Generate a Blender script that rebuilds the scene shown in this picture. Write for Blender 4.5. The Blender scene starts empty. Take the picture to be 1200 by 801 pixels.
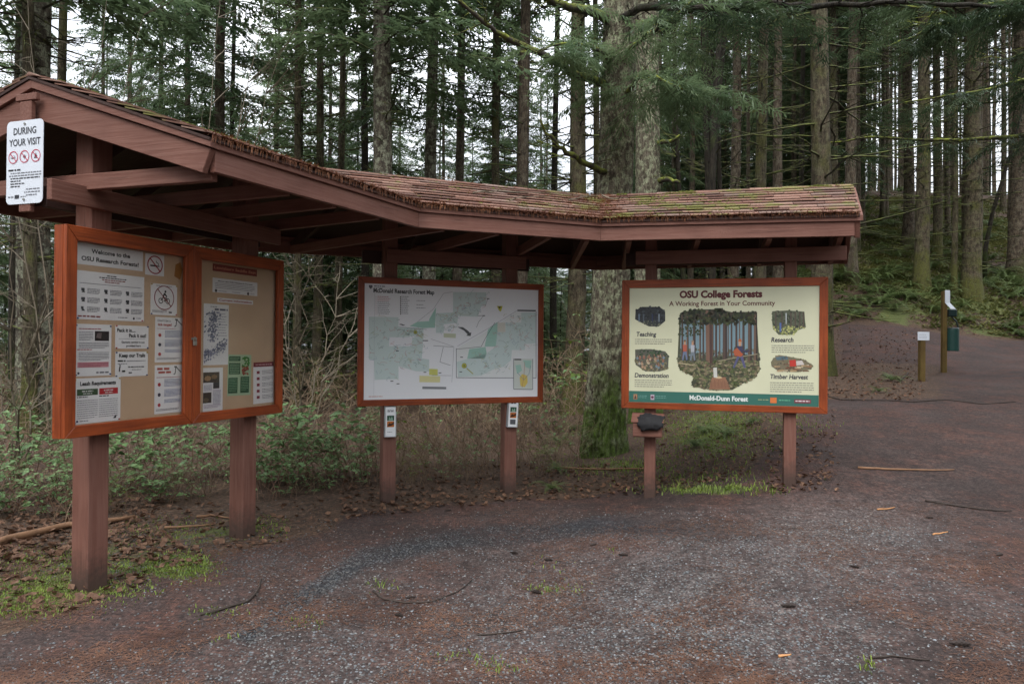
import bpy, math, random
import numpy as np
from mathutils import Vector, Matrix, noise
R = math.radians
rnd = random.Random(7)
S = bpy.context.scene
COL = S.collection

# ------------------------------------------------------------ camera, world, sun, exposure
F = 840.0                                   # focal length in photo pixels (1200 wide)
CAMH = 1.5
PITCH = 5.5 / F
ROLL = 0.0081
camd = bpy.data.cameras.new('camera')
cam = bpy.data.objects.new('camera', camd); COL.objects.link(cam)
camd.sensor_width = 36; camd.lens = F / 1200 * 36; camd.clip_end = 2000; camd.clip_start = 0.05
CM = Matrix.Translation((0, 0, CAMH)) @ Matrix.Rotation(R(90) + PITCH, 4, 'X') @ Matrix.Rotation(ROLL, 4, 'Z')
cam.matrix_world = CM
S.camera = cam

SUN_EL, SUN_AZ = 52, 200                    # azimuth measured clockwise from +Y: high, behind the camera and a little left
world = bpy.data.worlds.new('World'); S.world = world; world.use_nodes = True
nt = world.node_tree; nt.nodes.clear()
sky = nt.nodes.new('ShaderNodeTexSky'); sky.sky_type = 'NISHITA'; sky.sun_disc = False
sky.sun_elevation = R(SUN_EL); sky.sun_rotation = R(SUN_AZ); sky.dust_density = 3.0; sky.air_density = 1.0
hs = nt.nodes.new('ShaderNodeHueSaturation'); hs.inputs['Saturation'].default_value = 0.35
tcw = nt.nodes.new('ShaderNodeTexCoord')
cn = nt.nodes.new('ShaderNodeTexNoise'); cn.inputs['Scale'].default_value = 2.2; cn.inputs['Detail'].default_value = 5
cr = nt.nodes.new('ShaderNodeValToRGB'); cr.color_ramp.elements[0].color = (7.6, 8.1, 9.0, 1); cr.color_ramp.elements[1].color = (10.5, 10.8, 11.2, 1)
cr.color_ramp.elements[0].position = .35; cr.color_ramp.elements[1].position = .65
mx = nt.nodes.new('ShaderNodeMix'); mx.data_type = 'RGBA'; mx.inputs[0].default_value = 0.8
bg = nt.nodes.new('ShaderNodeBackground'); bg.inputs['Strength'].default_value = 0.12
wo = nt.nodes.new('ShaderNodeOutputWorld')
L = nt.links.new
L(sky.outputs[0], hs.inputs['Color']); L(tcw.outputs['Generated'], cn.inputs['Vector']); L(cn.outputs[0], cr.inputs[0])
sz_ = nt.nodes.new('ShaderNodeSeparateXYZ'); L(tcw.outputs['Generated'], sz_.inputs[0])
mr = nt.nodes.new('ShaderNodeMapRange'); mr.inputs['From Min'].default_value = 0; mr.inputs['From Max'].default_value = 1; mr.inputs['To Min'].default_value = .34; mr.inputs['To Max'].default_value = 1.5; L(sz_.outputs[2], mr.inputs['Value'])
ml_ = nt.nodes.new('ShaderNodeMix'); ml_.data_type = 'RGBA'; ml_.blend_type = 'MULTIPLY'; ml_.inputs[0].default_value = 1
L(mx.outputs[2], ml_.inputs[6]); L(mr.outputs[0], ml_.inputs[7])
L(hs.outputs[0], mx.inputs[6]); L(cr.outputs[0], mx.inputs[7]); L(ml_.outputs[2], bg.inputs['Color']); L(bg.outputs[0], wo.inputs['Surface'])
sund = bpy.data.lights.new('sun', 'SUN'); sund.energy = 0.6; sund.angle = R(25); sund.color = (1, .96, .9)
sun = bpy.data.objects.new('sun', sund); COL.objects.link(sun)
a = R(SUN_AZ); e = R(SUN_EL)
sdir = Vector((math.sin(a) * math.cos(e), math.cos(a) * math.cos(e), math.sin(e)))
sun.rotation_euler = sdir.to_track_quat('Z', 'Y').to_euler()
S.view_settings.view_transform = 'Standard'; S.view_settings.look = 'None'
S.view_settings.exposure = 1.3; S.view_settings.gamma = 1; S.view_settings.use_curve_mapping = False
S.render.engine = 'CYCLES'
S.cycles.max_bounces = 6; S.cycles.transparent_max_bounces = 8; S.cycles.diffuse_bounces = 4
S.cycles.use_denoising = True

# ------------------------------------------------------------ pixel <-> world
CMI = CM.inverted()
def ray(px, py):
    d = CM.to_3x3() @ Vector(((px - 600) / F, -(py - 400.5) / F, -1))
    return Vector((0, 0, CAMH)), d
def at(px, py, Y):
    o, d = ray(px, py); return o + d * ((Y - o.y) / d.y)
def proj(p):
    q = CMI @ Vector(p)
    if q.z > -.02: return None
    return 600 + F * q.x / -q.z, 400.5 - F * q.y / -q.z

# ------------------------------------------------------------ terrain
def sst(a, b, x):
    t = min(1, max(0, (x - a) / (b - a))); return t * t * (3 - 2 * t)
def ground(x, y, fine=True):
    yy = max(y, 0.01)
    az = x / max(yy, 2.0)
    zl = -.018 * max(0, y - 7)
    if y > 40: zl = -.594
    d = max(0, y - 5.5)
    zr = .17 + .085 * min(d, 9.0) + 0.035 * max(0, min(x - 9, 30)) * sst(8, 16, y)
    # bank and hill past the upper path
    foot = 23.0
    zr += .175 * max(0, min(y, foot) - 15.6) * (1 - .5 * sst(.46, .72, az)) + .02 * max(0, min(y - foot, 3))
    h = y - foot
    if h > 0: zr += .46 * min(h, 4) + .33 * max(0, min(h - 4, 26)) + .14 * max(0, min(h - 30, 60))
    s = sst(.08, .42, az) if y > 6 else sst(-.02, .3, x / 6.0)
    if y > 22: s = sst(.08 + .10 * sst(22, 40, y), .46 + .04 * sst(22, 40, y), az)
    z = (1 - s) * zl + s * zr
    if y < 6: z *= sst(0, 6, y)
    if fine:
        z += .035 * (noise.noise(Vector((x * .8, y * .8, 0)))) * sst(2, 9, abs(y) + abs(x) * .3)
        z += .25 * noise.noise(Vector((x * .12, y * .12, 3))) * sst(14, 30, y)
    return z
def gpt(px, py):
    """point on the ground seen at a photo pixel"""
    o, d = ray(px, py); t = 1.0
    for i in range(4000):
        p = o + d * t
        if p.z <= ground(p.x, p.y): break
        t *= 1.004 if t < 8 else 1.006
    return Vector((p.x, p.y, ground(p.x, p.y)))

# ------------------------------------------------------------ materials
def lin(c):
    out = []
    for v in c[:3]:
        v /= 255.0; out.append(v / 12.92 if v < .04045 else ((v + .055) / 1.055) ** 2.4)
    return tuple(out) + (1.0,)
def mat(name):
    m = bpy.data.materials.new(name); m.use_nodes = True
    n = m.node_tree.nodes; b = n['Principled BSDF']; return m, m.node_tree, b
def N(t, typ, **kw):
    n = t.nodes.new(typ)
    for k, v in kw.items():
        if k in n.inputs: n.inputs[k].default_value = v
        else: setattr(n, k, v)
    return n
def coords(t, scale=(1, 1, 1), kind='Object', shift=True):
    tc = N(t, 'ShaderNodeTexCoord'); mp = N(t, 'ShaderNodeMapping'); mp.inputs['Scale'].default_value = scale
    src = tc.outputs[kind]
    if shift:
        oi = N(t, 'ShaderNodeObjectInfo'); ad = N(t, 'ShaderNodeVectorMath', operation='ADD')
        ml = N(t, 'ShaderNodeMath', operation='MULTIPLY'); ml.inputs[1].default_value = 37.0
        t.links.new(oi.outputs['Random'], ml.inputs[0]); t.links.new(src, ad.inputs[0]); t.links.new(ml.outputs[0], ad.inputs[1]); src = ad.outputs[0]
    t.links.new(src, mp.inputs['Vector']); return mp.outputs[0]
def ramp(t, fac, stops):
    r = N(t, 'ShaderNodeValToRGB'); el = r.color_ramp.elements
    while len(el) < len(stops): el.new(.5)
    for e_, (p, c) in zip(el, stops): e_.position = p; e_.color = c
    t.links.new(fac, r.inputs[0]); return r.outputs[0]
def mixc(t, fac, a_, b_, mode='MIX'):
    m = N(t, 'ShaderNodeMix', data_type='RGBA', blend_type=mode)
    for s, v in ((0, fac), (6, a_), (7, b_)):
        if hasattr(v, 'links') or hasattr(v, 'is_linked'): t.links.new(v, m.inputs[s])
        else: m.inputs[s].default_value = v
    return m.outputs[2]
def math_(t, op, a_, b_=None, clamp=False):
    m = N(t, 'ShaderNodeMath', operation=op); m.use_clamp = clamp
    for i, v in enumerate((a_, b_)):
        if v is None: continue
        if hasattr(v, 'is_linked'): t.links.new(v, m.inputs[i])
        else: m.inputs[i].default_value = v
    return m.outputs[0]
def noiset(t, vec, scale, detail=4, rough=.55):
    n = N(t, 'ShaderNodeTexNoise', Scale=scale, Detail=detail, Roughness=rough); t.links.new(vec, n.inputs['Vector']); return n.outputs[0]
def bump(t, b, h, strength=.4, dist=.01):
    n = N(t, 'ShaderNodeBump', Strength=strength, Distance=dist); t.links.new(h, n.inputs['Height']); t.links.new(n.outputs[0], b.inputs['Normal'])
G = lambda v: (v, v, v, 1)

def wood_paint(name, c1, c2, c3, axis=0, rough=.65, fine=1.0, splash=False):
    m, t, b = mat(name)
    sc = [60, 60, 60]; sc[axis] = 3
    v = coords(t, tuple(sc)); v2 = coords(t, (3, 3, 3))
    g = noiset(t, v, 1.0 * fine, 5); l = noiset(t, v2, 1.3, 4)
    c = mixc(t, ramp(t, l, [(.35, G(0)), (.68, G(1))]), c1, c2)
    c = mixc(t, ramp(t, g, [(.42, G(0)), (.75, G(.75))]), c, c3)
    w_ = ramp(t, noiset(t, coords(t, tuple(x * .35 for x in sc)), 1.6, 5, .7), [(.60, G(0)), (.68, G(.55))])
    c = mixc(t, w_, c, tuple(x * .45 for x in c2[:3]) + (1,))
    if splash:
        tc = N(t, 'ShaderNodeTexCoord'); sp = N(t, 'ShaderNodeSeparateXYZ'); t.links.new(tc.outputs['Object'], sp.inputs[0])
        k = math_(t, 'SUBTRACT', math_(t, 'ADD', .42, math_(t, 'MULTIPLY', noiset(t, coords(t, (1, 1, 1)), 26, 5, .7), .30)), sp.outputs[2])
        c = mixc(t, ramp(t, k, [(.06, G(0)), (.26, G(.8))]), c, (.040, .030, .024, 1))
    t.links.new(c, b.inputs['Base Color']); b.inputs['Roughness'].default_value = rough
    b.inputs['Specular IOR Level'].default_value = .3; bump(t, b, g, .5, .006); return m
BROWN = (.172, .075, .054, 1); BROWN2 = (.135, .056, .040, 1); BROWN3 = (.215, .108, .082, 1)
M_brown = wood_paint('brown_paint_vertical', BROWN, BROWN2, BROWN3, 2)
M_brown_post = wood_paint('brown_paint_post', BROWN, BROWN2, BROWN3, 2, splash=True)
M_brown_x = wood_paint('brown_paint_long', BROWN, BROWN2, BROWN3, 0)
M_orange_x = wood_paint('orange_stain_long', (.30, .062, .016, 1), (.20, .040, .011, 1), (.10, .021, .008, 1), 0, .42)
M_orange_y = wood_paint('orange_stain_upright', (.30, .062, .016, 1), (.20, .040, .011, 1), (.10, .021, .008, 1), 1, .42)
M_shade_wood = wood_paint('shade_darkened_wood', (.045, .021, .016, 1), (.035, .016, .012, 1), (.055, .03, .022, 1), 0)  # wood under the roof, colour lowered to deepen the shade there

def simple(name, c, rough=.6, metal=0, var=.15, scale=20, bmp=.1):
    m, t, b = mat(name); v = coords(t)
    n = noiset(t, v, scale, 4)
    c2 = tuple(x * (1 - var * 2) for x in c[:3]) + (1,)
    t.links.new(mixc(t, n, c, c2), b.inputs['Base Color']); b.inputs['Roughness'].default_value = rough; b.inputs['Metallic'].default_value = metal
    if bmp: bump(t, b, n, bmp, .005)
    return m
M_paper = simple('white_paper', (.78, .79, .80, 1), .7, 0, .03, 6, .05)
M_metal = simple('galvanised_steel', (.45, .44, .40, 1), .35, .9)
M_signwhite = simple('white_sign_enamel', (.66, .70, .76, 1), .35, 0, .03, 4, 0)
M_cork = simple('tan_backing_board', (.60, .43, .28, 1), .8, 0, .12, 5, .1)
M_cream = simple('cream_panel', (.60, .60, .42, 1), .45, 0, .07, 3, 0)
M_mapwhite = simple('white_map_panel', (.80, .81, .83, 1), .4, 0, .03, 3, 0)
M_green = simple('green_metal', (.010, .055, .045, 1), .45)
M_green_dark = simple('dark_green_metal', (.006, .022, .022, 1), .4)
M_black = simple('black_cloth', (.012, .012, .014, 1), .8, 0, .2, 30, .5)
M_postwood = wood_paint('treated_post', (.11, .075, .02, 1), (.075, .045, .012, 1), (.16, .10, .03, 1), 2)
M_plastic = simple('clear_grey_plastic', (.42, .44, .46, 1), .3, 0, .05, 10, 0)
M_pin_r = simple('red_pin', (.45, .02, .02, 1), .4); M_pin_b = simple('blue_pin', (.03, .07, .22, 1), .4); M_pin_y = simple('yellow_pin', (.6, .42, .05, 1), .4)

def print_mat():
    m, t, b = mat('printed_ink'); at_ = N(t, 'ShaderNodeAttribute', attribute_name='ink')
    t.links.new(at_.outputs['Color'], b.inputs['Base Color']); b.inputs['Roughness'].default_value = .5; return m
M_ink = print_mat()
def glass_mat():
    m, t, b = mat('door_pane'); out = t.nodes['Material Output']
    tr = N(t, 'ShaderNodeBsdfTransparent'); tr.inputs[0].default_value = (.92, .91, .90, 1)
    gl = N(t, 'ShaderNodeBsdfGlossy'); gl.inputs['Roughness'].default_value = .12
    fr = N(t, 'ShaderNodeMath', operation='MULTIPLY'); lw = N(t, 'ShaderNodeLayerWeight', Blend=.25); fr.inputs[1].default_value = .28; t.links.new(lw.outputs['Facing'], fr.inputs[0]); mxs = N(t, 'ShaderNodeMixShader')
    t.links.new(fr.outputs[0], mxs.inputs[0]); t.links.new(tr.outputs[0], mxs.inputs[1]); t.links.new(gl.outputs[0], mxs.inputs[2])
    t.links.new(mxs.outputs[0], out.inputs['Surface']); return m
M_glass = glass_mat()

def bark(name, dark, mid, pale, moss, moss_amt, lichen_amt, sz=1.0):
    m, t, b = mat(name)
    v = coords(t, (1, 1, .22)); v2 = coords(t, (1, 1, .8))
    f = noiset(t, v, 22 / sz, 6, .65); p = noiset(t, v2, 9 / sz, 5, .7); q = noiset(t, v2, 2.2, 3)
    c = mixc(t, ramp(t, f, [(.36, G(0)), (.62, G(1))]), dark, mid)
    c = mixc(t, math_(t, 'MULTIPLY', ramp(t, p, [(.49, G(0)), (.57, G(1))]), lichen_amt), c, pale)
    tc = N(t, 'ShaderNodeTexCoord'); sep = N(t, 'ShaderNodeSeparateXYZ'); t.links.new(tc.outputs['Object'], sep.inputs[0])
    low = math_(t, 'SUBTRACT', 1.0, math_(t, 'DIVIDE', sep.outputs[2], 1.6), True)
    mm = math_(t, 'ADD', math_(t, 'MULTIPLY', q, 1.0), math_(t, 'MULTIPLY', low, .42))
    mm = math_(t, 'ADD', mm, moss_amt - .5)
    mf = math_(t, 'MULTIPLY', ramp(t, mm, [(.48, G(0)), (.66, G(1))]), ramp(t, f, [(.3, G(.35)), (.6, G(1))]))
    c = mixc(t, mf, c, moss)
    pz = noiset(t, coords(t, (1, 1, .45)), 55 / sz, 4, .7); c = mixc(t, ramp(t, pz, [(.38, G(.65)), (.55, G(0))]), c, dark)
    t.links.new(c, b.inputs['Base Color']); b.inputs['Roughness'].default_value = .9; b.inputs['Specular IOR Level'].default_value = .2
    bump(t, b, math_(t, 'ADD', f, math_(t, 'MULTIPLY', p, .5)), 1.0, .04); return m
M_bark_lichen = bark('lichen_bark', (.032, .025, .019, 1), (.14, .12, .09, 1), (.30, .31, .22, 1), (.06, .075, .02, 1), .22, .85)
M_bark_brown = bark('brown_bark', (.028, .021, .015, 1), (.13, .098, .068, 1), (.20, .18, .13, 1), (.06, .068, .02, 1), .28, .45)
M_bark_moss = bark('mossy_bark', (.028, .022, .014, 1), (.125, .10, .066, 1), (.19, .19, .11, 1), (.10, .105, .025, 1), .46, .35)
M_bark_dark = bark('dark_bark', (.010, .008, .006, 1), (.035, .028, .02, 1), (.08, .08, .05, 1), (.04, .06, .01, 1), .40, .2)
M_bark_big = bark('old_fir_bark', (.040, .031, .022, 1), (.20, .175, .125, 1), (.34, .36, .23, 1), (.08, .14, .015, 1), .33, .8, .75)
def moss_branch(nm='mossy_branch', k_=1.0):
    m, t, b = mat(nm); v = coords(t); f = noiset(t, v, 9, 4)
    gm = N(t, 'ShaderNodeNewGeometry'); sp = N(t, 'ShaderNodeSeparateXYZ'); t.links.new(gm.outputs['Normal'], sp.inputs[0])
    k = math_(t, 'ADD', f, math_(t, 'MULTIPLY', sp.outputs[2], .12))
    c = ramp(t, k, [(.40, (.035, .028, .02, 1)), (.56, (.065 * k_, .072 * k_, .018, 1)), (.75, (.12 * k_, .135 * k_ * 1.05, .028, 1))])
    t.links.new(c, b.inputs['Base Color']); b.inputs['Roughness'].default_value = .95; bump(t, b, noiset(t, v, 60, 3), .8, .01); return m
M_mossbranch = moss_branch(); M_mosslimb = moss_branch('thick_moss_limb', 1.7)
def leafmat(name, c1, c2, scale=3, trans=.3, rough=.5, c3=None):
    m, t, b = mat(name); v = coords(t); n = noiset(t, v, scale, 3)
    stops = [(.35, c1), (.65, c2)] + ([(.8, c3)] if c3 else [])
    c = ramp(t, n, stops)
    t.links.new(c, b.inputs['Base Color']); b.inputs['Roughness'].default_value = rough; b.inputs['Specular IOR Level'].default_value = .3
    tl = N(t, 'ShaderNodeBsdfTranslucent'); t.links.new(c, tl.inputs[0]); ms = N(t, 'ShaderNodeMixShader'); ms.inputs[0].default_value = trans
    out = t.nodes['Material Output']; t.links.new(b.outputs[0], ms.inputs[1]); t.links.new(tl.outputs[0], ms.inputs[2]); t.links.new(ms.outputs[0], out.inputs['Surface']); return m
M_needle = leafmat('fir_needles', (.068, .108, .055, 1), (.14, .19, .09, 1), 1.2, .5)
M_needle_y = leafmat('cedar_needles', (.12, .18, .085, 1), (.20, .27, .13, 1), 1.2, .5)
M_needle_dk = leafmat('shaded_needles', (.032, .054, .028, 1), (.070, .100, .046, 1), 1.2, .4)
M_leaf = leafmat('bramble_leaves', (.08, .15, .055, 1), (.19, .29, .115, 1), 9, .25, .4)
M_leaf_y = leafmat('yellow_green_leaves', (.08, .13, .02, 1), (.16, .2, .03, 1), 9, .3, .5)
M_fern = leafmat('fern_fronds', (.065, .10, .032, 1), (.13, .175, .06, 1), 5, .25, .45)
M_dead = leafmat('dead_leaves', (.075, .036, .022, 1), (.18, .10, .06, 1), 30, .15, .7, (.30, .18, .10, 1))
M_cane = simple('bramble_canes', (.24, .165, .10, 1), .8, 0, .3, 3, 0)
M_cane_red = simple('reddish_canes', (.22, .12, .08, 1), .8, 0, .3, 3, 0)
M_twig_pale = simple('pale_twigs', (.17, .135, .09, 1), .8, 0, .3, 4, 0)
M_grass = leafmat('grass_blades', (.09, .15, .022, 1), (.22, .29, .05, 1), 6, .3)
M_mossclump = leafmat('moss_cushions', (.065, .075, .012, 1), (.14, .15, .03, 1), 20, .1, .95)
M_stick = simple('stripped_wood', (.30, .16, .085, 1), .8, 0, .3, 12, .3)
M_stick_dk = simple('dark_twig', (.045, .030, .022, 1), .8, 0, .3, 20, .3)
M_chip = simple('fresh_wood_chip', (.55, .26, .10, 1), .7, 0, .2, 20, .1)
M_cone = simple('fir_cone_scales', (.035, .022, .017, 1), .8, 0, .3, 60, .5)
def stone_mat():
    m, t, b = mat('pebbles'); g = N(t, 'ShaderNodeAttribute', attribute_name='ink')
    t.links.new(g.outputs['Color'], b.inputs['Base Color']); b.inputs['Roughness'].default_value = .75; return m
M_pebble = stone_mat()

# ------------------------------------------------------------ mesh helpers
class MB:
    def __init__(s): s.v = []; s.f = []; s.c = []
    def box(s, x0, x1, y0, y1, z0, z1):
        k = len(s.v)
        s.v += [(x0, y0, z0), (x1, y0, z0), (x1, y1, z0), (x0, y1, z0), (x0, y0, z1), (x1, y0, z1), (x1, y1, z1), (x0, y1, z1)]
        s.f += [tuple(k + i for i in q) for q in ((3, 2, 1, 0), (4, 5, 6, 7), (0, 1, 5, 4), (1, 2, 6, 5), (2, 3, 7, 6), (3, 0, 4, 7))]; return s
    def prism(s, pts, off):
        """closed prism: polygon pts (3D) swept by vector off"""
        k = len(s.v); n = len(pts); off = Vector(off)
        s.v += [tuple(p) for p in pts] + [tuple(Vector(p) + off) for p in pts]
        s.f.append(tuple(k + i for i in reversed(range(n)))); s.f.append(tuple(k + n + i for i in range(n)))
        for i in range(n): j = (i + 1) % n; s.f.append((k + i, k + j, k + n + j, k + n + i))
        return s
    def tube(s, pts, rad, sides=5, cap=True):
        k = len(s.v); n = len(pts); pts = [Vector(p) for p in pts]
        up = Vector((0.13, .21, .97))
        for i, p in enumerate(pts):
            t = (pts[min(i + 1, n - 1)] - pts[max(i - 1, 0)])
            if t.length < 1e-9: t = Vector((0, 0, 1))
            t.normalize(); a_ = t.cross(up)
            if a_.length < .05: a_ = t.cross(Vector((1, 0, 0)))
            a_.normalize(); b_ = t.cross(a_); r = rad[i] if hasattr(rad, '__len__') else rad
            for j in range(sides):
                th = 2 * math.pi * j / sides; s.v.append(tuple(p + (a_ * math.cos(th) + b_ * math.sin(th)) * r))
        for i in range(n - 1):
            for j in range(sides):
                j2 = (j + 1) % sides; s.f.append((k + i * sides + j, k + i * sides + j2, k + (i + 1) * sides + j2, k + (i + 1) * sides + j))
        if cap:
            s.f.append(tuple(k + j for j in reversed(range(sides)))); s.f.append(tuple(k + (n - 1) * sides + j for j in range(sides)))
        return s
    def mesh(s, name):
        me = bpy.data.meshes.new(name); me.from_pydata(s.v, [], s.f); me.update(); return me
def quadmesh(name, Q):
    """numpy (N,4,3) -> mesh of separate quads"""
    Q = np.asarray(Q, dtype=np.float32); n = Q.shape[0]; k = Q.shape[1]
    me = bpy.data.meshes.new(name); me.vertices.add(n * k); me.vertices.foreach_set('co', Q.reshape(-1))
    me.loops.add(n * k); me.loops.foreach_set('vertex_index', np.arange(n * k, dtype=np.int32))
    me.polygons.add(n); me.polygons.foreach_set('loop_start', np.arange(0, n * k, k, dtype=np.int32))
    me.update(calc_edges=True); me.validate(); return me
def obj(name, me, m=None, parent=None, loc=None, smooth=False, bevel=0):
    if isinstance(me, MB): me = me.mesh(name)
    o = bpy.data.objects.new(name, me); COL.objects.link(o)
    if m is not None and me is not None and len(me.materials) == 0: me.materials.append(m)
    if parent is not None: o.parent = parent
    if loc is not None: o.location = loc
    if smooth:
        me.polygons.foreach_set('use_smooth', [True] * len(me.polygons))
    if bevel:
        bv = o.modifiers.new('bevel', 'BEVEL'); bv.width = bevel; bv.segments = 1; bv.limit_method = 'ANGLE'
    return o
def tag(o, label=None, cat=None, group=None, kind=None):
    if label: o['label'] = label
    if cat: o['category'] = cat
    if group: o['group'] = group
    if kind: o['kind'] = kind
    return o
def empty(name, M=None, loc=None):
    o = bpy.data.objects.new(name, None); COL.objects.link(o); o.empty_display_size = .2
    if M is not None: o.matrix_world = M
    if loc is not None: o.location = loc
    return o
def frame_matrix(origin, xdir, up=Vector((0, 0, 1))):
    x = Vector(xdir).normalized(); z = x.cross(up).normalized(); y = z.cross(x)
    M = Matrix((x, y, z)).transposed().to_4x4(); M.translation = origin; return M   # local x along, y up, z towards the reader

# ------------------------------------------------------------ the ground sheet
PATH = [(-400, 800), (0, 742), (120, 700), (200, 668), (330, 632), (430, 602), (600, 585), (700, 580), (790, 572), (870, 556), (900, 530), (940, 490), (975, 462), (1000, 440)]
def pathline(px):
    for (x0, y0), (x1, y1) in zip(PATH, PATH[1:]):
        if x0 <= px <= x1: return y0 + (y1 - y0) * (px - x0) / (x1 - x0)
    return 900 if px < -400 else 0
def seg_d(px, py, pts):
    best = 1e9
    for (x0, y0), (x1, y1) in zip(pts, pts[1:]):
        dx, dy = x1 - x0, y1 - y0; t = max(0, min(1, ((px - x0) * dx + (py - y0) * dy) / (dx * dx + dy * dy)))
        best = min(best, math.hypot(px - x0 - t * dx, (py - y0 - t * dy) * 1.6))
    return best
BAND = [(290, 745), (370, 690), (430, 655), (520, 634), (620, 625), (700, 614), (790, 622), (880, 630)]
def masks(x, y, z):
    """litter, gravel, band, moss from where the point lies"""
    if y < .4: return (0., .35, 0., 0.)
    q = proj((x, y, z))
    if q is None: return (0, .3, 0, 0)
    px, py = q
    n = noise.noise(Vector((x * 1.3, y * 1.3, 7))); n2 = noise.noise(Vector((x * .5, y * .5, 17)))
    foot = 23.0
    if px < 1000:
        k = (pathline(px) - py) / 9 + n * 1.2
        litter = max(0, min(1, .5 + k * .5))
        if y > foot: litter = 1
        elif px > 955 and py < 440: litter *= sst(1010, 960, px)
    else: litter = 0
    if y > foot - .4 + n * .5: litter = 1.0
    if px > 930 and 408 < py < 470 and y < 17:                       # needle covered mound by the signs
        litter = max(litter, .75 * sst(1175, 1060, px + n * 25) * sst(406, 418, py) * sst(474, 462, py + n * 4))
    g = math.exp(-(((px - 760) / 330) ** 2 + ((py - 700) / 75) ** 2)) + math.exp(-(((px - 985) / 130) ** 2 + ((py - 620) / 45) ** 2)) + .5 * math.exp(-(((px - 600) / 500) ** 2 + ((py - 800) / 70) ** 2))
    g = max(0, min(1, g * .8 + n * .35 + n2 * .2)) * (1 - litter)
    band = (1 - sst(5, 27, seg_d(px, py, BAND) + n * 14)) * (1 - .7 * sst(700, 860, px)) * (.85 + .4 * n)
    moss = 0
    for (mx_, my_, rx, ry, s_) in ((210, 664, 32, 12, 1.2), (40, 690, 110, 26, .62), (130, 650, 120, 26, .55), (250, 625, 80, 14, .5), (830, 574, 75, 6, .9), (470, 640, 1, 1, 0), (830, 505, 70, 35, .7), (720, 545, 60, 10, .6), (1115, 356, 70, 14, .8), (1020, 352, 40, 12, .5), (640, 690, 30, 8, .4), (1050, 440, 60, 14, .35)):
        moss += s_ * math.exp(-(((px - mx_) / rx) ** 2 + ((py - my_) / ry) ** 2))
    if y > foot and px > 900: moss += .10 + n2 + .8 * n
    moss = max(0, min(1, moss + n * .2 - .08))
    return litter, g, band, moss
def build_ground():
    rs = [0.0, .4]
    while rs[-1] < 420: rs.append(rs[-1] * (1.014 if rs[-1] < 30 else 1.06))
    azs = list(np.arange(-46, 46.01, .42)); azs = azs + list(np.arange(52, 311, 6.0)); nA = len(azs)
    vs = []; ms = []
    for r in rs[1:]:
        for a_ in azs:
            x = r * math.sin(R(a_)); y = r * math.cos(R(a_)); z = ground(x, y)
            vs.append((x, y, z)); ms.append(masks(x, y, z))
    fs = []
    for i in range(len(rs) - 2):
        for j in range(nA):
            j2 = (j + 1) % nA; fs.append((i * nA + j, (i + 1) * nA + j, (i + 1) * nA + j2, i * nA + j2))
    vs.append((0, 0, ground(0, 0))); ms.append((0, .3, 0, 0)); c = len(vs) - 1
    for j in range(nA): fs.append((c, j, (j + 1) % nA))
    me = bpy.data.meshes.new('ground'); me.from_pydata(vs, [], fs); me.update()
    ca = me.color_attributes.new('masks', 'FLOAT_COLOR', 'POINT'); ca.data.foreach_set('color', np.array(ms, dtype=np.float32).reshape(-1))
    m, t, b = mat('gravel_and_forest_floor')
    A = N(t, 'ShaderNodeAttribute', attribute_name='masks'); sp = N(t, 'ShaderNodeSeparateColor'); t.links.new(A.outputs['Color'], sp.inputs[0])
    v = coords(t, (1, 1, 1), 'Object', False)
    big = noiset(t, v, 1.1, 5, .6); mid = noiset(t, v, 6, 5, .65); fine = noiset(t, v, 45, 5, .7); vfine = noiset(t, v, 150, 3, .7)
    vo = N(t, 'ShaderNodeTexVoronoi', Scale=75.0); t.links.new(v, vo.inputs['Vector'])
    vo2 = N(t, 'ShaderNodeTexVoronoi', Scale=38.0); t.links.new(v, vo2.inputs['Vector'])
    # needle streaks: stretched noise in two directions
    w = N(t, 'ShaderNodeMapping'); w.inputs['Scale'].default_value = (1, .12, 1); w.inputs['Rotation'].default_value = (0, 0, .7); t.links.new(v, w.inputs['Vector'])
    st1 = noiset(t, w.outputs[0], 90, 3, .6)
    w2 = N(t, 'ShaderNodeMapping'); w2.inputs['Scale'].default_value = (.12, 1, 1); w2.inputs['Rotation'].default_value = (0, 0, .35); t.links.new(v, w2.inputs['Vector'])
    st2 = noiset(t, w2.outputs[0], 90, 3, .6); st = math_(t, 'MAXIMUM', st1, st2)
    dirt = ramp(t, fine, [(.30, (.018, .012, .011, 1)), (.5, (.052, .033, .029, 1)), (.70, (.115, .078, .068, 1))])
    needle = ramp(t, st, [(.45, (.030, .018, .015, 1)), (.6, (.095, .045, .034, 1)), (.75, (.19, .088, .062, 1))])
    nf = ramp(t, math_(t, 'ADD', math_(t, 'MULTIPLY', big, .3), math_(t, 'ADD', math_(t, 'MULTIPLY', noiset(t, v, 2.8, 6, .7), .45), math_(t, 'MULTIPLY', mid, .25))), [(.47, G(.05)), (.55, G(.9))])
    c = mixc(t, nf, dirt, needle)
    stone = ramp(t, vo.outputs['Color'], [(.15, (.035, .029, .028, 1)), (.45, (.078, .063, .060, 1)), (.8, (.14, .122, .116, 1)), (.97, (.28, .26, .24, 1))])
    gf = math_(t, 'MULTIPLY', sp.outputs[1], ramp(t, math_(t, 'ADD', math_(t, 'MULTIPLY', mid, .5), math_(t, 'MULTIPLY', fine, .5)), [(.36, G(.1)), (.56, G(1))]))
    c = mixc(t, gf, c, stone)
    dstone = ramp(t, vo.outputs['Color'], [(.2, (.010, .011, .014, 1)), (.6, (.026, .029, .034, 1)), (.95, (.08, .085, .09, 1))])
    bf = math_(t, 'MULTIPLY', sp.outputs[2], ramp(t, mid, [(.3, G(.6)), (.48, G(1))]))
    c = mixc(t, bf, c, dstone)
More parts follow.
